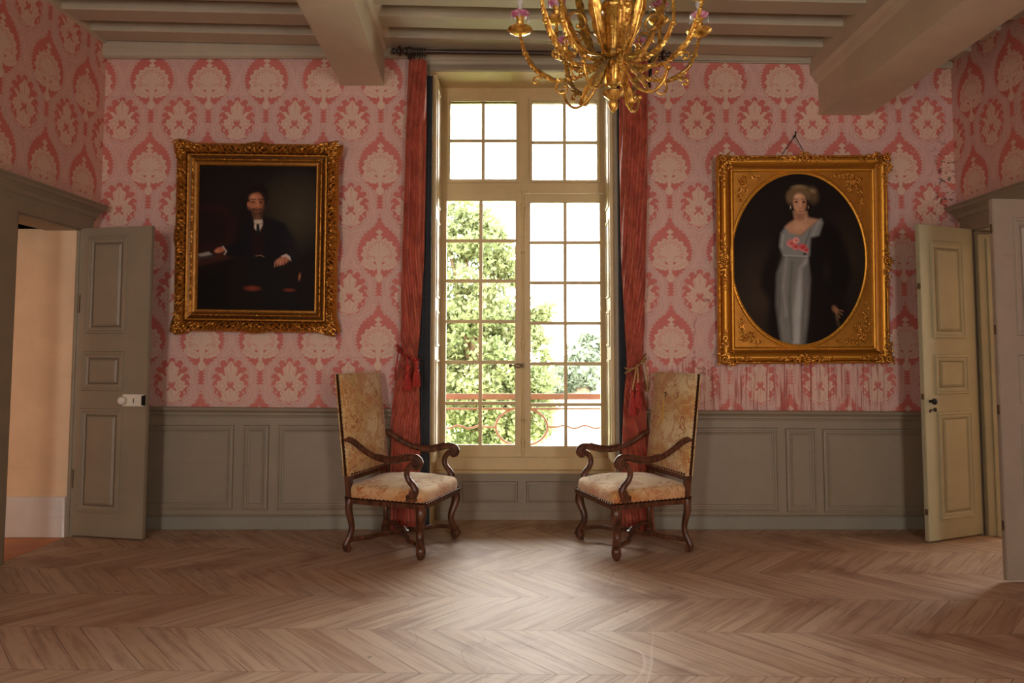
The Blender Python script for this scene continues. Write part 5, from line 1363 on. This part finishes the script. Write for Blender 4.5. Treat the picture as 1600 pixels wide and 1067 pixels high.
for s_ in (-1, 1):
    b = MB(); b.tube([(cx + s_ * (rx_ + .02 * q), YR2, cz + .014 * math.sin(max(0, q - 5) * .62)) for q in range(46)], .009, 8); b.build('wavy_bar', 'rail_iron', rl, True)
for x in (-1.12, 1.12): b = MB(); b.box(x - .015, x + .015, YR2 - .015, YR2 + .015, .42, zz(618)); b.build('post', 'rail_iron', rl)
def tree(name, Yt, blobs, nleaf, lsz, lab, m, gap=.0, trunkpx=None):
    rs = np.random.RandomState(len(blobs) * 7 + int(Yt)); base = onY(blobs[0][0], 600, Yt)
    r = empty(name, (base.x, Yt, GZ)); tag(r, lab, 'tree')
    cs = []
    for (px, py, rp) in blobs:
        p = onY(px, py, Yt); cs.append((p.x, Yt + rs.uniform(-.12, .12) * rp * Yt / F * 4, p.z, rp * Yt / F))
    wts = np.array([c[3] ** 2 for c in cs]); wts /= wts.sum()
    b = MB(); tp = onY(*(trunkpx or (blobs[0][0], 560)), Yt)
    b.tube([(base.x, Yt, GZ), (base.x + .1, Yt, (GZ + tp.z) / 2), (tp.x, Yt, tp.z)], [.22 * Yt / 14, .17 * Yt / 14, .09 * Yt / 14], 10, sub=4)
    for c in cs: b.tube([(base.x + .05, Yt, (GZ * .4 + tp.z * .6)), ((tp.x + c[0]) / 2, (Yt + c[1]) / 2, (tp.z + c[2]) / 2 - .1), c[:3]], [.08 * Yt / 14, .05 * Yt / 14, .02 * Yt / 14], 6, sub=3)
    b.build('trunk', 'trunk_bark', r, True)
    # clumps around blobs, leaves around clumps
    vs = np.empty((nleaf * 4, 3)); 
    ci = rs.choice(len(cs), nleaf, p=wts)
    ncl = 46; clump = rs.normal(size=(len(cs), ncl, 3)); clump /= np.linalg.norm(clump, axis=2, keepdims=True); clump *= rs.uniform(.35, 1.0, (len(cs), ncl, 1))
    ca = np.array([c[:3] for c in cs]); cr = np.array([c[3] for c in cs])
    cen = ca[ci] + clump[ci, rs.randint(0, ncl, nleaf)] * cr[ci][:, None] + rs.normal(size=(nleaf, 3)) * (.13 * cr[ci])[:, None]
    t1 = rs.normal(size=(nleaf, 3)); t1 /= np.linalg.norm(t1, axis=1, keepdims=True)
    t2 = np.cross(t1, rs.normal(size=(nleaf, 3))); t2 /= np.linalg.norm(t2, axis=1, keepdims=True); nn = np.cross(t1, t2)
    L = (lsz * rs.uniform(.6, 1.3, nleaf))[:, None]
    vs[0::4] = cen - t1 * L; vs[1::4] = cen + t2 * L * .55 + nn * L * .25; vs[2::4] = cen + t1 * L; vs[3::4] = cen - t2 * L * .55 + nn * L * .25
    me = bpy.data.meshes.new('foliage'); me.vertices.add(nleaf * 4); me.vertices.foreach_set('co', vs.ravel())
    fi = np.arange(nleaf)[:, None] * 4; tri = np.hstack([fi, fi + 1, fi + 2, fi, fi + 2, fi + 3]).reshape(-1)
    me.loops.add(len(tri)); me.loops.foreach_set('vertex_index', tri); me.polygons.add(nleaf * 2); me.polygons.foreach_set('loop_start', np.arange(nleaf * 2) * 3)
    me.update(); me.validate(); me.materials.append(MAT[m])
    o = bpy.data.objects.new('foliage', me); C.objects.link(o); o.parent = r; o.matrix_parent_inverse = Matrix.Translation(r.location).inverted(); o['kind'] = 'stuff'
tree('garden_tree', 14, [(740, 470, 60), (700, 372, 58), (762, 378, 50), (725, 340, 30), (700, 520, 70), (785, 420, 32), (795, 515, 50), (775, 590, 70), (700, 640, 90), (835, 530, 28), (830, 600, 52), (845, 485, 22), (640, 450, 70), (620, 590, 80), (790, 665, 50), (835, 655, 35)], 42000, .060, 'bushy green tree filling the left half of the window', 'leaf_green')
tree('garden_tree', 42, [(905, 580, 34), (890, 592, 24), (875, 596, 18)], 7000, .24, 'distant grey green tree just right of the near bushy tree', 'leaf_far')
tree('garden_tree', 56, [(932, 567, 32), (925, 545, 24), (955, 580, 34), (985, 570, 40)], 9000, .30, 'distant tree at the right edge of the window, taller of the far ones', 'leaf_far')
for o in bpy.data.objects:
    if '_world' in o: del o['_world']
